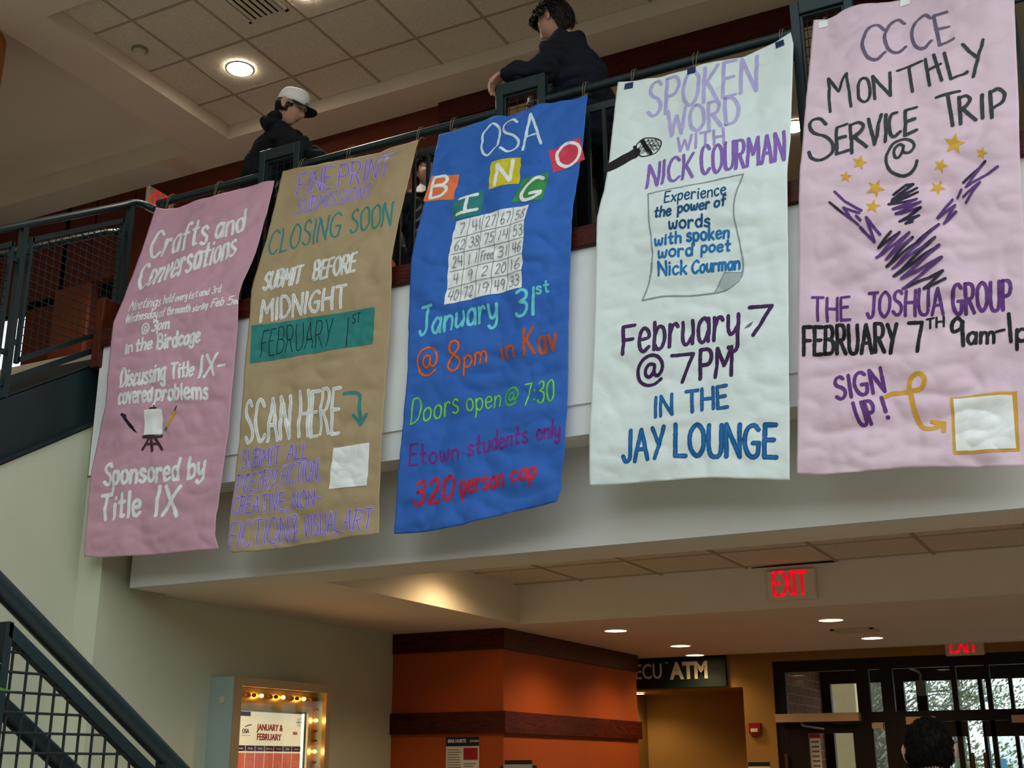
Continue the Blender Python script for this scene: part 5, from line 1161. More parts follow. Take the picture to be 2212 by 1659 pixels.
Si = Matrix.Translation((3.32, -DW, -2.0))
bm = NB(); prism(bm, [(-3.385, DW - .04, 2.03), (-3.275, DW - .04, 2.03), (-3.275, DW - .04, 1.935), (-3.33, DW - .04, 1.91), (-3.385, DW - .04, 1.935)], (0, .0395, 0)); N_(bm, 'body', mat('alarm_red', '8c1420', .4), Si, t)
N_(bbox(-3.365, DW - .055, 1.945, -3.295, DW - .035, 1.98, .006), 'lens', mat('strobe_lens', 'd8cfc0', .2), Si, t)
t = thing('wall_notice', 'small white notice with dark heading low on the wall beside the doors', 'notice', (-3.32, DW, 1.6))
Si = Matrix.Translation((3.32, -DW, -1.6))
N_(box(NB(), -3.42, DW - .008, 1.45, -3.215, DW, 1.68), 'sheet', mat('notice_paper', 'd8d3c6'), Si, t); N_(box(NB(), -3.42, DW - .011, 1.645, -3.215, DW - .007, 1.682), 'heading_bar', mat('notice_black', '17191c', .5), Si, t)
# brown drum lamp at the left edge above the stairs
t = thing('pendant_drum', 'brown wooden drum hanging under the ceiling at the left edge', 'pendant', (-7.51, 5.2, SZ))
bm = NB(); ring(bm, (0, 0, -.02), .40, .42, h=.55, seg=48); obj('drum', bm, wood('drum_wood', '8a4a22', 'a8642e', 'Z'), t); obj('bottom_disc', disc(NB(), (0, 0, -.55), .40, h=.03, seg=48), BLACKP, t); obj('canopy', disc(NB(), (0, 0, 0), .1, h=.03), BLACKP, t)

# ------------------------------------------------------------------ entrance doors
sc_ = DW / 11.3
fr_ = lambda x: x * sc_
fz_ = lambda z: 1.65 + (z - 1.65) * sc_
Y0, Y1 = DW + .03, DW + .09
def storefront(name, verticals, rails, y0, y1, x0, x1, ztop):
    bm = NB()
    for a, b_ in verticals: box(bm, a, y0, 0, b_, y1, ztop)
    for z0, z1 in rails: box(bm, x0, y0 + .001, z0, x1, y1 - .001, z1)
    return struct(name, bm, DARKFRAME)
vs = [(-3.135, -2.975), (-2.335, -2.222), (-2.12, -2.015), (-1.525, -1.48), (-1.245, -1.205), (-.66, -.60), (.4, .5), (1.4, 1.5), (2.4, 2.99)]
wf = storefront('door_1', [(fr_(a), fr_(b_)) for a, b_ in vs], [(fz_(2.468), 2.59), (fz_(2.01), fz_(2.10))], Y0, Y1, fr_(-3.135), 2.99, 2.59)
bm = NB()
for a, b_ in zip(vs, vs[1:]): box(bm, fr_(a[1]), Y0 + .028, fz_(2.10), fr_(b_[0]), Y0 + .032, fz_(2.468))
obj('transom_pane', bm, glass(), wf)
def leaf(nm, x0, x1, pl_, pr_, ztop, zpane, hinge, hnd):
    bm = NB(); xa, xb = fr_(x0), fr_(x1); pa, pb = fr_(pl_), fr_(pr_)
    box(bm, xa, Y0, .01, pa, Y1, fz_(ztop)); box(bm, pb, Y0, .01, xb, Y1, fz_(ztop)); box(bm, pa, Y0, fz_(zpane), pb, Y1, fz_(ztop)); box(bm, pa, Y0, .01, pb, Y1, .25)
    d = struct(nm, bm, DARKFRAME)
    obj('door_pane', box(NB(), pa, Y0 + .028, .25, pb, Y0 + .032, fz_(zpane)), glass(), d)
    bm = NB(); x = fr_(hnd); tube(bm, [(x, Y0 - .05, 1.0), (x, Y0 - .05, fz_(1.74))], .016, 10); bar(bm, (x, Y0 - .05, 1.1), (x, Y0 + .01, 1.1), .02, .02); bar(bm, (x, Y0 - .05, 1.65), (x, Y0 + .01, 1.65), .02, .02)
    h_ = obj('pull_handle', bm, mat('handle_brass', '54463a', .45, .5), d); return d
leaf('door_2', -2.972, -2.338, -2.80, -2.40, 2.008, 1.925, 0, -3.0)
leaf('door_3', -2.012, -1.43, -1.93, -1.445, 2.008, 1.882, 0, -1.41)
leaf('door_4', -1.29, -.665, -1.285, -.72, 2.008, 1.88, 0, -1.31)
sd = struct('window_2', box(NB(), fr_(-2.222), Y0 + .028, .02, fr_(-2.12), Y0 + .032, fz_(2.0)), glass())
def op_box(x0, x1, z0, z1, label, arm=True, d=.12):
    t = thing('door_operator', label, 'door closer', (fr_((x0 + x1) / 2), Y0 - d / 2, fz_((z0 + z1) / 2)))
    Si = Matrix.Translation((-t.location.x, -t.location.y, -t.location.z))
    N_(bbox(fr_(x0), Y0 - d, fz_(z0), fr_(x1), Y0 - .0005, fz_(z1), .004), 'cover', mat('operator_cover', 'c2a78c', .5), Si, t)
    if arm:
        bm = NB(); zz = fz_(z0) - .012; tube(bm, [(fr_(x0) + .22, Y0 - d * .6, fz_(z0) + .01), (fr_(x0) + .24, Y0 - d * .6, zz - .02), (fr_(x0) + .42, Y0 - .03, zz - .05)], .012, 8); N_(bm, 'arm', mat('arm_steel', '8f8f92', .3, .8), Si, t)
op_box(-3.06, -2.316, 2.022, 2.095, 'long beige automatic door operator above the first entrance door', True)
op_box(-2.22, -2.123, 1.955, 2.005, 'small beige closer box above the narrow side pane', False, .06)
op_box(-1.925, -1.68, 1.985, 2.05, 'beige door closer behind the dark-haired head', False, .07)
op_box(-1.066, -.85, 1.985, 2.048, 'beige door closer at the right edge above the last door', False, .07)
# vestibule beyond
VY = 13.8; vs_ = VY / 13.6
struct('wall_vestibule', box(NB(), -3.35, DW + .12, 0, -3.23, VY, 2.66), brick())
struct('ceiling', box(NB(), -3.4, DW + .12, 2.64, 3.0, VY + .1, 2.8), mat('vestibule_ceiling', 'd6d2c6', .8))
bm = NB()
for a, b_ in ((-3.25, -3.085), (-2.41, -2.315), (-2.19, -2.085), (-1.572, -1.53), (-1.277, -1.24), (-.5, -.4), (.5, .6), (1.5, 1.6)): box(bm, a * vs_, VY, 0, b_ * vs_, VY + .08, 2.62)
box(bm, -3.3, VY + .001, 2.505, 3.0, VY + .079, 2.66)
w3 = struct('window_3', bm, DARKFRAME)
obj('pane', box(NB(), -3.2, VY + .04, .02, 2.9, VY + .044, 2.51), glass(), w3)
t = thing('junction_box', 'grey box with a pipe on the outer mullion behind the transom glass', 'electrical box', (-2.13 * vs_, VY - .03, 2.45)); obj('box', bbox(-.05, -.025, -.10, .05, .03, .06, .005), mat('box_grey', '8a877e', .5), t); obj('pipe', tube(NB(), [(0, 0, .05), (0, 0, .13), (-.03, -.1, .16), (-.05, -.3, .17)], .014, 8, smooth=4), mat('box_grey', '8a877e'), t)
t = thing('door_sticker_strip', 'vertical white and red notice strip on the first door glass', 'notice', (fr_(-2.745), Y0 + .02, 1.6)); Si = Matrix.Translation((-t.location.x, -t.location.y, -1.6))
N_(box(NB(), fr_(-2.795), Y0 + .02, 1.3, fr_(-2.70), Y0 + .026, fz_(1.92)), 'strip', mat('strip_grey', 'b9b7b2', .6), Si, t); N_(box(NB(), fr_(-2.795), Y0 + .018, fz_(1.885), fr_(-2.70), Y0 + .021, fz_(1.92)), 'red_band', mat('strip_red', '7c1a20', .6), Si, t)
bm = NB()
for i in range(11): box(bm, fr_(-2.78), Y0 + .018, fz_(1.86) - i * .042, fr_(-2.715), Y0 + .0205, fz_(1.845) - i * .042)
N_(bm, 'print', mat('strip_print', '55534f', .7), Si, t)
# outdoors
struct('floor', box(NB(), -30, 14, -.15, 20, 60, -.05), mat('outdoor_ground', 'cac6ba', .9, var=.15))
TAN = mat('portico_stucco', 'e2c59c', .85)
for (x, y, lab) in ((-3.75, 16.4, 'tan stucco portico column seen through the left transom pane'),):
    t = thing('portico_column', lab, 'column', (x, y, -.05)); obj('shaft', bbox(-.42, -.35, 0, .42, .35, 4.2, .01), TAN, t); obj('plinth', bbox(-.5, -.43, 0, .5, .43, .4, .01), TAN, t)
t = thing('blue_panel', 'bright blue panel glimpsed low outside through the narrow gap between the doors', 'panel', (-1.95, 18.5, -.05))
obj('board', bbox(-.07, -.02, .9, .07, .02, 1.78, .004), mat('panel_blue', '5fa8dc', .5), t); obj('post', tube(NB(), [(0, .03, 0), (0, .03, 1.7)], .02, 8), BLACKP, t)
def tree(x, y, h, seed, label, leafm, nl, bare=False):
    random.seed(seed)
    t = thing('tree', label, 'tree', (x, y, -.05), 'trees outside the entrance')
    bm = NB(); tube(bm, [(0, 0, 0), (.1, .05, h * .4), (-.05, 0, h * .75), (0, 0, h)], [.16, .12, .07, .02], 10, smooth=4)
    lf = NB()
    for i in range(90 if bare else 70):
        z = random.uniform(.12, .95) * h; a = random.uniform(0, 2 * pi); L_ = (1.1 - z / h * .8) * random.uniform(1.2, 2.8)
        d = V((cos(a), sin(a), random.uniform(-.1, .5))); p = V((0, 0, z)); pts = [p]; dd = d.copy()
        for k in range(5):
            dd = (dd + V((random.uniform(-.35, .35), random.uniform(-.35, .35), random.uniform(-.25, .25)))).normalized(); p = p + dd * L_ / 5; pts.append(p)
        tube(bm, pts, [.035, .028, .02, .014, .009, .005], 5)
        for k in range(nl // 70):
            c = pts[random.randint(1, 5)] + V((random.gauss(0, .25), random.gauss(0, .25), random.gauss(0, .2))); s = random.uniform(.03, .075)
            n_ = V((random.uniform(-1, 1), random.uniform(-1, 1), random.uniform(-1, 1))).normalized(); u = n_.orthogonal().normalized() * s; v_ = n_.cross(u) * .35
            lf.faces.new([lf.verts.new(c + q) for q in (-u, v_, u, -v_)])
    obj('trunk_and_branches', bm, mat('bark', '6e675c', .9, var=.2), t); obj('leaves', lf, leafm, t)
LG = mat('tree_leaf_dull_green', '6c7a52', .7, var=.3); LB = mat('tree_leaf_grey', '8d8d7c', .7, var=.3)
for i, (x, y, h, m_, nl, lab) in enumerate(((-6.6, 26, 8, LB, 3600, 'nearly bare grey tree outside the left transom panes'), (-4.3, 22, 7.5, LB, 7600, 'bare tangled tree outside behind the middle transom pane'), (-1.0, 26.5, 9, LG, 14000, 'green leafy tree outside behind the right transom panes'), (1.2, 21.5, 8.5, LG, 12000, 'green leafy tree outside at the right edge behind the last door'), (-4.2, 31, 10, LG, 9600, 'pale green tree standing farthest outside the doors'))):
    tree(x, y, h, 20 + i, lab, m_, nl)
random.seed(11)
# ------------------------------------------------------------------ people
def remeshed(bm, voxel, smooth=4):
    me = bpy.data.meshes.new('tmp'); bm.to_mesh(me); bm.free()
    o = bpy.data.objects.new('tmp', me); COL.objects.link(o)
    r = o.modifiers.new('r', 'REMESH'); r.mode = 'VOXEL'; r.voxel_size = voxel
    if smooth:
        s = o.modifiers.new('s', 'SMOOTH'); s.iterations = smooth; s.factor = .5
    dg = bpy.context.evaluated_depsgraph_get(); dg.update()
    out = bpy.data.meshes.new_from_object(o.evaluated_get(dg))
    bpy.data.objects.remove(o); bpy.data.meshes.remove(me)
    for p in out.polygons: p.use_smooth = True
    return out
def mobj(name, me, m, parent=None):
    me.name = name; me.materials.clear(); me.materials.append(m)
    o = bpy.data.objects.new(name, me); COL.objects.link(o)
    if parent: o.parent = parent
    return o
def gs(x, s): return math.exp(-(x / s) ** 2)
def head_shape(d, k=1.0):
    """point of the head in its own frame: x right, y face, z up"""
    x, y, z = d.x * .076, d.y * .097, d.z * .118
    if d.z < 0:
        t = -d.z
        x *= 1 - .34 * t ** 1.5
        if y < 0: y *= 1 - .42 * t
        else: y *= 1 - .04 * t
    if d.z > .2 and y > 0: y *= 1 - .10 * (d.z - .2)
    if d.y > .15:
        y += .0195 * gs(x, .0125) * (gs(z + .028, .017) + .55 * gs(z + .008, .022))
        y += .006 * (gs(abs(x) - .013, .008) * gs(z + .034, .009))
        y -= .012 * gs(abs(x) - .031, .015) * gs(z - .010, .013)
        y += .005 * gs(abs(x) - .028, .024) * gs(z - .033, .009)
        y += .006 * gs(x, .021) * (gs(z + .062, .006) + gs(z + .073, .006))
        y -= .004 * gs(x, .02) * gs(z + .0675, .003)
        y += .011 * gs(x, .022) * gs(z + .101, .016)
        y += .004 * gs(abs(x) - .045, .02) * gs(z + .02, .02)
    return V((x, y, z)) * k
def frame(F, U=(0, 0, 1)):
    F = V(F).normalized(); U = V(U); U = (U - F * U.dot(F)).normalized(); Rr = F.cross(U)
    return Matrix((Rr, F, U)).transposed()
def add_head(bm, C, M, k):
    r = bmesh.ops.create_icosphere(bm, subdivisions=5, radius=1)
    for v in r['verts']: v.co = V(C) + M @ head_shape(v.co.normalized(), k)
    for s in (-1, 1):
        c = V((s * .077, -.012, -.002)) * k
        pts = [c + V((s * a, b, z)) * k for a, b, z in ((0, .010, -.026), (.006, -.004, -.030), (.014, -.016, -.012), (.018, -.02, .012), (.014, -.012, .030), (.006, .004, .032), (.0, .012, .018))]
        tube(bm, [V(C) + M @ p for p in pts], [.006 * k] * 7, 8, smooth=4)
        pl_ = [V(C) + M @ (c + V((s * a, b, z)) * k) for a, b, z in ((.002, .008, -.02), (.006, -.004, -.005), (.007, -.006, .012), (.003, .004, .024))]
        tube(bm, pl_, [.008 * k, .0105 * k, .0105 * k, .007 * k], 8, smooth=3)
def hair(C, M, k, mask, off, m, parent, seed, tufts=220, flow=(0, -.5, -1), tl=.05, tr=.006, name='hair', bumpy=.012):
    bm = NB(); nu, nv = 96, 64; g = []
    for j in range(nv + 1):
        row = []
        for i in range(nu):
            th = pi * j / nv; ph = 2 * pi * i / nu
            d = V((sin(th) * cos(ph), sin(th) * sin(ph), cos(th))); row.append(d)
        g.append(row)
    vm = {}
    def vert(j, i):
        i %= nu
        if (j, i) not in vm:
            d = g[j][i]; h = mask(d); p = head_shape(d, k)
            nz = noise.noise(V((d.x * 9, d.y * 9, d.z * 4)) + V((seed, 0, 0))) * bumpy
            p = p * (1 + (off * min(1, max(0, h) * 4 + .05) + nz * min(1, max(0, h) * 4)) / p.length)
            vm[(j, i)] = bm.verts.new(V(C) + M @ p)
        return vm[(j, i)]
    for j in range(nv):
        for i in range(nu):
            if all(mask(g[a][b % nu]) > 0 for a, b in ((j, i), (j + 1, i), (j, i + 1), (j + 1, i + 1))):
                q = [vert(j, i), vert(j + 1, i), vert(j + 1, i + 1), vert(j, i + 1)]
                q = [x for n_, x in enumerate(q) if x not in q[:n_]]
                if len(q) > 2:
                    try: bm.faces.new(q)
                    except ValueError: pass
    rnd = random.Random(seed); fl = V(flow)
    n_ = 0
    while n_ < tufts:
        d = V((rnd.gauss(0, 1), rnd.gauss(0, 1), rnd.gauss(0, 1))).normalized()
        if mask(d) <= .02: continue
        n_ += 1
        p = head_shape(d, k); p = p * (1 + off * .8 / p.length); nn = d.copy()
        f = fl + V((rnd.uniform(-.35, .35), rnd.uniform(-.35, .35), rnd.uniform(-.2, .2)))
        if callable(getattr(fl, 'x', None)): pass
        t = (f - nn * f.dot(nn)); t = t.normalized() if t.length > .05 else V((0, -1, 0))
        L_ = tl * rnd.uniform(.6, 1.2)
        pts = [p, p + t * L_ * .4 + nn * .008, p + t * L_ * .75 + nn * .006, p + t * L_ - nn * .002]
        tube(bm, [V(C) + M @ q for q in pts], [tr, tr * 1.1, tr * .8, tr * .2], 5, smooth=2)
    o = obj(name, bm, m, parent, smooth=True)
    return o
def face_parts(C, M, k, parent, brow, lids=True):
    for s in (-1, 1):
        e_ = V((s * .031, .0695, .010)) * k
        o = obj('eye', ball(NB(), V(C) + M @ e_, .0115 * k, seg=14), mat('eye_white', '97918a', .3), parent, True)
        bm = ball(NB(), V(C) + M @ (e_ + V((0, .007, -.001)) * k), .0062 * k, seg=10); obj('iris', bm, mat('iris_dark', '1d130e', .2), o, True)
        pts = [V(C) + M @ (V((s * a, b, z)) * k) for a, b, z in ((.012, .092, .031), (.028, .088, .036), (.046, .074, .031))]
        obj('eyebrow', tube(NB(), pts, [.003, .004, .002], 6, smooth=3), brow, parent, True)
    pts = [V(C) + M @ (V((a, b, z)) * k) for a, b, z in ((-.020, .0735, -.068), (-.008, .0805, -.067), (.008, .0805, -.067), (.020, .0735, -.068))]
    obj('lips', tube(NB(), pts, [.0015, .004, .004, .0015], 8, smooth=3), mat('lip_tone', '8f5548', .5), parent, True)
def add_hand(bm, W, D, Nrm, thumb, curl=(.25, .4, .35), k=1.0, spread=.12):
    """W wrist, D towards the knuckles, Nrm the side the palm faces, thumb +1/-1 side"""
    D = V(D).normalized(); N = V(Nrm); N = (N - D * N.dot(D)).normalized(); S = D.cross(N).normalized() * thumb
    W = V(W)
    for a in (-.028, -.010, .010, .028):
        tube(bm, [W + S * a * .6, W + D * .045 * k + S * a, W + D * .088 * k + S * a * 1.05], [.014 * k, .0145 * k, .0115 * k], 10, smooth=3)
    lens = (.036, .041, .039, .031)
    for i, a in enumerate((.030, .010, -.010, -.029)):
        p = W + D * (.088 - .005 * abs(i - 1)) * k + S * a * k; d = (D + S * a * 8 * spread).normalized(); pts = [p]; ang = 0
        for j, c in enumerate(curl):
            ang += c + .06 * i
            dd = (d * cos(ang) + N * sin(ang)).normalized(); p = p + dd * lens[i] * k * (1, .72, .6)[j]; pts.append(p)
        tube(bm, pts, [.0095 * k, .0088 * k, .008 * k, .0066 * k], 10, smooth=3)
    p0 = W + D * .022 * k + S * .026 * k
    tube(bm, [p0, p0 + (D * .7 + S * .7).normalized() * .034 * k + N * .012, p0 + (D * .85 + S * .5).normalized() * .062 * k + N * .022, p0 + (D * .95 + S * .25).normalized() * .086 * k + N * .030], [.014 * k, .0115 * k, .0095 * k, .0075 * k], 10, smooth=3)
SKIN = mat('skin', 'b98a72', .55, var=.05, scale=12, spec=.35)
def person(label, C, F, k, J, top, trousers, voxel=.006, hands=None, tip=None, wr=1.0, neck_r=.055, seed=1, topmat=None, hood=False):
    """J: joints in world space; the body is one continuous surface, the clothes are its children"""
    M = frame(F)
    bm = NB(); add_head(bm, C, M, k)
    C = V(C); nb = V(J['neck'])
    tube(bm, [nb - V((0, 0, .05)), nb, C + M @ (V((0, -.028, -.055)) * k)], [neck_r * 1.25, neck_r, neck_r * .98], 16, smooth=3)
    ch, pe = V(J['chest']), V(J['pelvis'])
    sdir = (V(J['shR']) - V(J['shL'])).normalized()
    tube(bm, [pe, (pe + ch) / 2, ch, nb - V((0, 0, .04))], [.125, .115, .135, .09], 16, smooth=4)
    tube(bm, [V(J['shL']), nb - V((0, 0, .05)), V(J['shR'])], [.052, .07, .052], 14, smooth=4)
    for s in 'LR':
        tube(bm, [V(J['sh' + s]), V(J['el' + s]), V(J['wr' + s])], [.05, .04, .027], 12, smooth=4)
        tube(bm, [V(J['hip' + s]), V(J['kn' + s]), V(J['an' + s])], [.085, .056, .04], 12, smooth=4)
        an = V(J['an' + s]); fd = V(J.get('foot', (0, -1, 0))).normalized()
        tube(bm, [an + V((0, 0, -.04)) - fd * .04, an + V((0, 0, -.045)) + fd * .08, an + V((0, 0, -.05)) + fd * .16], [.038, .04, .03], 12, flat=.8)
    for h in (hands or []): add_hand(bm, *h)
    body = mobj('person', remeshed(bm, voxel, 3), SKIN); tag(body, label, 'person')
    # upper garment
    bm = NB(); t = .03
    tube(bm, [pe + V((0, 0, .0)), (pe + ch) / 2, ch, nb - V((0, 0, .035))], [.19 * wr, .185 * wr, .185 * wr, .12 * wr], 22, smooth=5, flat=.86, up=tuple(sdir))
    tube(bm, [V(J['shL']), nb - V((0, 0, .05)), V(J['shR'])], [.085 * wr, .10 * wr, .085 * wr], 18, smooth=4)
    for s in 'LR': tube(bm, [V(J['sh' + s]), V(J['el' + s]) * .5 + V(J['sh' + s]) * .5, V(J['el' + s]), V(J['wr' + s]) * .6 + V(J['el' + s]) * .4, V(J['wr' + s]) * .93 + V(J['el' + s]) * .07], [.085 * wr, .078 * wr, .068 * wr, .058 * wr, .047 * wr], 16, smooth=5)
    tube(bm, [nb - V((0, 0, .04)), nb + V((0, 0, .015))], [.09, .072], 18)
    if hood:
        hc = nb + M @ V((0, -.075, .02))
        for a in range(-3, 4):
            q = hc + M @ V((.035 * a, .02 * abs(a) - .02, -.01 * abs(a)))
            ball(bm, q + V((0, 0, .02)), .068)
    me = remeshed(bm, max(.007, voxel), 5)
    me.calc_loop_triangles()
    nrm = [v.normal.copy() for v in me.vertices]
    for v, n_ in zip(me.vertices, nrm):
        c = v.co
        f = (abs(noise.noise(V((c.x * 9 + seed, c.y * 9, c.z * 13)))) - .3) * .040 + noise.noise(V((c.x * 22, c.y * 22, c.z * 30 + seed))) * .004
        v.co = c + n_ * f
    g = mobj(top, me, topmat, body)
    # cuffs
    for s in 'LR':
        a, b_ = V(J['wr' + s]), V(J['el' + s]); d = (a - b_).normalized()
        obj('cuff', tube(NB(), [a - d * .055, a - d * .012], [.043 * wr, .037 * wr], 16), topmat, body, True)
    bm = NB()
    tube(bm, [pe + V((0, 0, -.02)), pe + V((0, 0, .06))], [.165, .16], 18)
    for s in 'LR':
        tube(bm, [V(J['hip' + s]), V(J['kn' + s]), V(J['an' + s]) + V((0, 0, .02))], [.115, .085, .07], 14, smooth=4)
    mobj('trousers', remeshed(bm, .009, 4), trousers, body)
    for s in 'LR':
        an = V(J['an' + s]); fd = V(J.get('foot', (0, -1, 0))).normalized()
        obj('shoe', tube(NB(), [V((an.x, an.y, an.z - .045)) - fd * .05, V((an.x, an.y, an.z - .045)) + fd * .08, V((an.x, an.y, an.z - .055)) + fd * .19], [.046, .05, .04], 14, flat=.85), mat('shoe_black', '17171a', .6), body, True)
    return body, M
def legs(px, py, fz, dx, dy, bend=.02):
    """hips, knees and ankles for a standing figure, (dx, dy) is the half stance"""
    o = {}
    for s, q in (('L', 1), ('R', -1)):
        o['hip' + s] = (px + dx * q, py + dy * q, fz + .86); o['kn' + s] = (px + dx * q * 1.15, py + dy * q * 1.15 - bend, fz + .48); o['an' + s] = (px + dx * q * 1.2, py + dy * q * 1.2, fz + .095)
    return o
HAIR = mat('hair_dark_brown', '1a120d', .45, var=.3, scale=60)
HAIR2 = mat('hair_black_brown', '120e0c', .85, var=.3, scale=60, spec=.1)

# person in a white cap leaning on the rail
J = dict(neck=(-4.60, 5.68, 5.665), chest=(-4.74, 5.74, 5.44), pelvis=(-4.84, 5.82, 5.05), shR=(-4.53, 5.58, 5.565), shL=(-4.72, 5.92, 5.57), elR=(-4.20, 5.53, 5.31), wrR=(-4.02, 5.52, 5.16), elL=(-4.52, 6.02, 5.31), wrL=(-4.30, 5.86, 5.17), foot=(.8, -.5, 0)); J.update(legs(-4.84, 5.84, FZ, .05, .09))
C1, F1 = (-4.515, 5.64, 5.80), (.86, .30, -.36)
BLACKF = mat('black_fleece', '121315', .95, var=.15, scale=80, bump=.15, bscale=200)
p1, M1 = person('person in a white cap with dark brim and black hoodie leaning on the rail', C1, F1, 1.0, J, 'hoodie', mat('dark_trousers', '1a1b20', .9), topmat=BLACKF, seed=3, hood=True, voxel=.0055, wr=1.0,
                hands=[((-4.02, 5.52, 5.16), (.5, -.1, -.85), (-.6, -.2, -.5), 1), ((-4.30, 5.86, 5.17), (.6, -.3, -.7), (-.5, .2, -.6), -1)])
hair(C1, M1, 1.0, lambda d: min(.13 - d.z, d.z + .45, .22 - d.y + .25 * (d.z > -.12)), .006, HAIR, p1, 5, 260, tl=.015, tr=.0014, bumpy=.004)
face_parts(C1, M1, 1.0, p1, HAIR)
def cap():
    C = V(C1); k = 1.0
    bm = NB(); nu = 64; g = []
    for j in range(15):
        th = (pi / 2 + .02) * j / 14; row = []
        for i in range(nu):
            ph = 2 * pi * i / nu
            st = sin(th) ** .8
            x, y, z = st * cos(ph) * .089, st * sin(ph) * .107 - .004, cos(th) ** .55 * (.112 + .014 * max(0, sin(ph)) * st) if th < pi / 2 else -.003
            row.append(bm.verts.new(C + M1 @ V((x, y, .031 + z))))
        g.append(row)
    for a, b_ in zip(g, g[1:]):
        for i in range(nu): bm.faces.new((a[i], b_[i], b_[(i + 1) % nu], a[(i + 1) % nu])) if a is not g[0] else bm.faces.new((a[i], b_[i], b_[(i + 1) % nu]))
    cp = obj('cap', bm, mat('cap_white_cotton', 'e9e6da', .9, var=.03, bump=.1, bscale=150), p1, True)
    cp.modifiers.new('t', 'SOLIDIFY').thickness = .003
    bm = NB(); rows = []
    for j in range(9):
        t = j / 8; row = []
        for i in range(25):
            a = pi * (.08 + .84 * i / 24)
            x = cos(a) * (.090 + .004 * t); y = sin(a) * .100 + t * .085 * sin(a) ** .55; z = .033 - .006 * t - .018 * (x / .09) ** 2 * (.3 + t)
            row.append(C + M1 @ V((x, y, z)))
        rows.append(row)
    top = [[bm.verts.new(p + M1 @ V((0, 0, .004))) for p in r_] for r_ in rows]; bot = [[bm.verts.new(p) for p in r_] for r_ in rows]
    for j in range(8):
        for i in range(24):
            bm.faces.new((top[j][i], top[j][i + 1], top[j + 1][i + 1], top[j + 1][i])); bm.faces.new((bot[j][i], bot[j + 1][i], bot[j + 1][i + 1], bot[j][i + 1]))
    for i in range(24): bm.faces.new((top[8][i], top[8][i + 1], bot[8][i + 1], bot[8][i]))
    o = obj('brim', bm, mat('brim_dark_green', '16221d', .8), cp, True); o['label'] = 'dark green brim'
    obj('button', ball(NB(), C + M1 @ V((0, -.004, .142)), .008, (1, 1, .6), 10), MATS['cap_white_cotton'], cp, True)
    bm = NB()
    def front(x, y, l):
        a = pi / 2 + x / .10; return C + M1 @ V((cos(a) * (.0915 + l), sin(a) * (.1095 + l) - .004, .05 + y))
    for i, h in enumerate((.02, .026, .018, .024)): ribbon(bm, [(-.03 + i * .019, -.008), (-.024 + i * .019, h - .008)], .007, front, .001, 0)
    obj('emblem', bm, mat('cap_thread', '3a3d3c', .8), cp)
    bm = NB()
    def back(x, y, l):
        a = -pi / 2 - .75 + x / .10; return C + M1 @ V((cos(a) * (.0925 + l), sin(a) * (.1105 + l) - .004, .035 + y))
    bm.faces.new([bm.verts.new(back(*q, .002)) for q in ((-.012, -.008), (.012, -.008), (.012, .01), (-.012, .01))]); obj('patch', bm, mat('cap_thread', '3a3d3c'), cp)
cap()

# person in a dark navy sweater with the forearm on the mesh post
J = dict(neck=(-2.515, 5.64, 5.70), chest=(-2.47, 5.68, 5.42), pelvis=(-2.44, 5.74, 5.03), shL=(-2.545, 5.53, 5.575), shR=(-2.44, 5.82, 5.59), elL=(-2.575, 5.475, 5.445), wrL=(-2.805, 5.405, 5.44), elR=(-2.50, 5.90, 5.32), wrR=(-2.685, 5.70, 5.33), foot=(-.8, -.5, 0)); J.update(legs(-2.42, 5.76, FZ, .05, .10))
C2, F2 = (-2.583, 5.615, 5.84), (-.80, .16, -.42)
NAVYF = mat('navy_knit', '10141f', .95, var=.15, scale=90, bump=.15, bscale=220)
p2, M2 = person('dark-haired person in a navy sweater resting a forearm on the middle mesh post', C2, F2, 1.0, J, 'sweater', mat('black_trousers', '121317', .9), topmat=NAVYF, seed=8, voxel=.0045, wr=1.1,
                hands=[((-2.805, 5.405, 5.44), (-.72, -.28, -.62), (.62, .1, -.75), 1, (.55, .35, .25)), ((-2.685, 5.70, 5.33), (-.85, -.55, .18), (.3, -.75, -.2), -1, (.8, .9, .6))])
def m2(d):   # full on top and down the nape, clear of face and ears
    face = .30 + .25 * (d.z < .1) - d.y if d.z < .72 else 1
    ear = 1 if (d.z > .22 or d.y < -.30) else -1
    return min(face + (.25 if d.z > .45 else 0), ear, d.z + .78) * .5
hair(C2, M2, 1.0, m2, .020, HAIR, p2, 12, 1100, flow=(0, -.35, -1), tl=.075, tr=.0032, bumpy=.012)
bm = NB(); rnd = random.Random(4)
for i in range(40):
    x0_ = rnd.uniform(-.06, .06); pts = [V((x0_, .075, .098)), V((x0_ * 1.1 + rnd.uniform(-.01, .01), .098, .085)), V((x0_ * 1.1, .106 + rnd.uniform(-.004, .01), .062)), V((x0_ * 1.1 + rnd.uniform(-.02, .02), .103, .040 + rnd.uniform(-.01, .014)))]
    tube(bm, [V(C2) + M2 @ q for q in pts], [.0035, .0035, .003, .001], 5, smooth=3)
obj('fringe', bm, HAIR, p2, True)
face_parts(C2, M2, 1.0, p2, HAIR)
t = thing('drink_can', 'shiny silver can held behind the wire of the middle mesh post', 'can', (-2.738, 5.632, 5.275))
bm = NB(); tube(bm, [(0, 0, .005), (0, 0, .1)], [.026, .026], 20); obj('can_body', bm, mat('can_silver', 'c9ccd0', .2, .9), t, True); obj('rim', ring(NB(), (0, 0, .112), .018, .024, (0, 0, 1), h=.004), mat('can_silver', 'c9ccd0'), t)

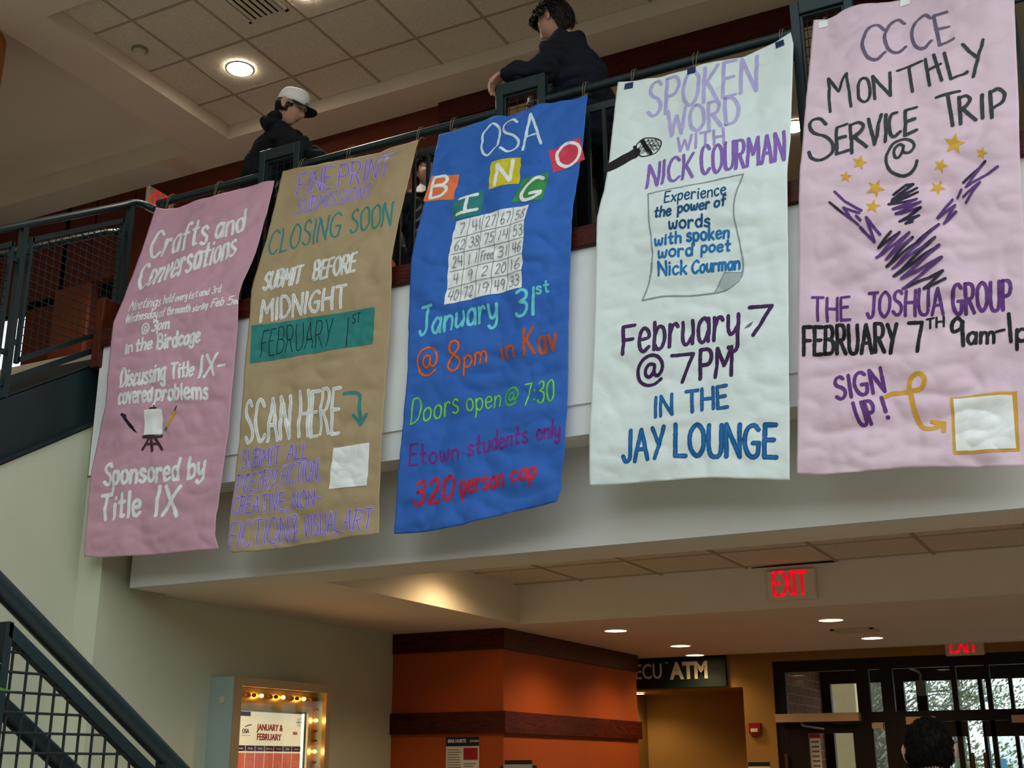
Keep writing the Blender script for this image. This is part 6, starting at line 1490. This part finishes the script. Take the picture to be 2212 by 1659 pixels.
# person standing further back between the kraft and the blue banner
J = dict(neck=(-4.20, 6.83, 5.62), chest=(-4.22, 6.86, 5.38), pelvis=(-4.22, 6.88, 5.0), shR=(-4.33, 6.72, 5.53), shL=(-4.10, 7.02, 5.53), elR=(-4.38, 6.66, 5.25), wrR=(-4.31, 6.79, 5.03), elL=(-4.06, 7.08, 5.25), wrL=(-4.10, 6.98, 5.03), foot=(.8, -.5, 0)); J.update(legs(-4.22, 6.88, FZ, .06, .08))
C3, F3 = (-4.155, 6.80, 5.775), (.66, -.74, .02)
p3, M3 = person('dark-haired person in black jacket seen between the kraft and blue banners', C3, F3, 1.0, J, 'jacket', mat('black_trousers', '121317'), topmat=mat('black_jacket', '141719', .7, var=.1, scale=50, bump=.1), seed=15, voxel=.0055,
                hands=[((-4.31, 6.79, 5.03), (.8, .45, -.3), (.1, .1, -1), -1), ((-4.10, 6.98, 5.03), (-.8, -.45, -.3), (-.1, -.1, -1), 1)])
def m3(d): return min(.25 - d.y if d.z < .5 else .9, (d.z - .02) if d.y > -.1 else d.z + .5, 1) * .6
hair(C3, M3, 1.0, m3, .022, HAIR2, p3, 21, 900, flow=(0, .2, -.9), tl=.05, tr=.0034, bumpy=.018)
bm = NB()
for i in range(90):
    x0_ = rnd.uniform(-.07, .07); pts = [V((x0_, .07, .105)), V((x0_ * 1.1 + rnd.uniform(-.015, .015), .098, .098)), V((x0_ * 1.1 + rnd.uniform(-.02, .02), .104, .080)), V((x0_ + rnd.uniform(-.025, .025), .098, .058 + rnd.uniform(-.008, .014)))]
    tube(bm, [V(C3) + M3 @ q for q in pts], [.004, .004, .003, .001], 5, smooth=3)
obj('fringe', bm, HAIR2, p3, True); face_parts(C3, M3, 1.0, p3, HAIR2)
bm = NB()
for s in (-1, 1):
    q = [V((s * .004, .09, -.175)), V((s * .062, .045, -.125)), V((s * .085, -.02, -.135)), V((s * .10, .03, -.185)), V((s * .055, .095, -.215))]
    prism(bm, [V(C3) + M3 @ p for p in q], M3 @ V((0, .008, .004)))
obj('collar', bm, mat('collar_grey_white', 'b9b8b4', .8), p3)['label'] = 'pale shirt collar'

# head of a person walking to the doors
J = dict(neck=(-.735, 4.86, 1.55), chest=(-.74, 4.88, 1.28), pelvis=(-.74, 4.9, .94), shL=(-.93, 4.84, 1.44), shR=(-.55, 4.92, 1.44), elL=(-.98, 4.84, 1.15), wrL=(-.97, 4.98, .92), elR=(-.50, 4.94, 1.15), wrR=(-.52, 5.07, .92), foot=(-.15, 1, 0)); J.update(legs(-.74, 4.9, 0, -.1, -.02))
C4, F4 = (-.758, 4.87, 1.69), (-.10, .99, -.05)
p4, M4 = person('person with short dark hair seen from behind before the entrance doors', C4, F4, .98, J, 'jacket', mat('dark_trousers', '1a1b20'), topmat=mat('charcoal_jacket', '232529', .9), seed=30, voxel=.006,
                hands=[((-.97, 4.98, .92), (0, .25, -.95), (.8, .3, 0), -1), ((-.52, 5.07, .92), (0, .25, -.95), (-.8, .3, 0), 1)])
def m4(d):
    ear = 1 if (d.z > .26 or d.y < -.22) else -1
    return min(.45 - d.y if d.z < .55 else 1, ear, d.z + .62) * .5
hair(C4, M4, .98, m4, .012, HAIR2, p4, 33, 900, flow=(.2, -.2, -1), tl=.018, tr=.0013, bumpy=.004)
face_parts(C4, M4, .98, p4, HAIR2)
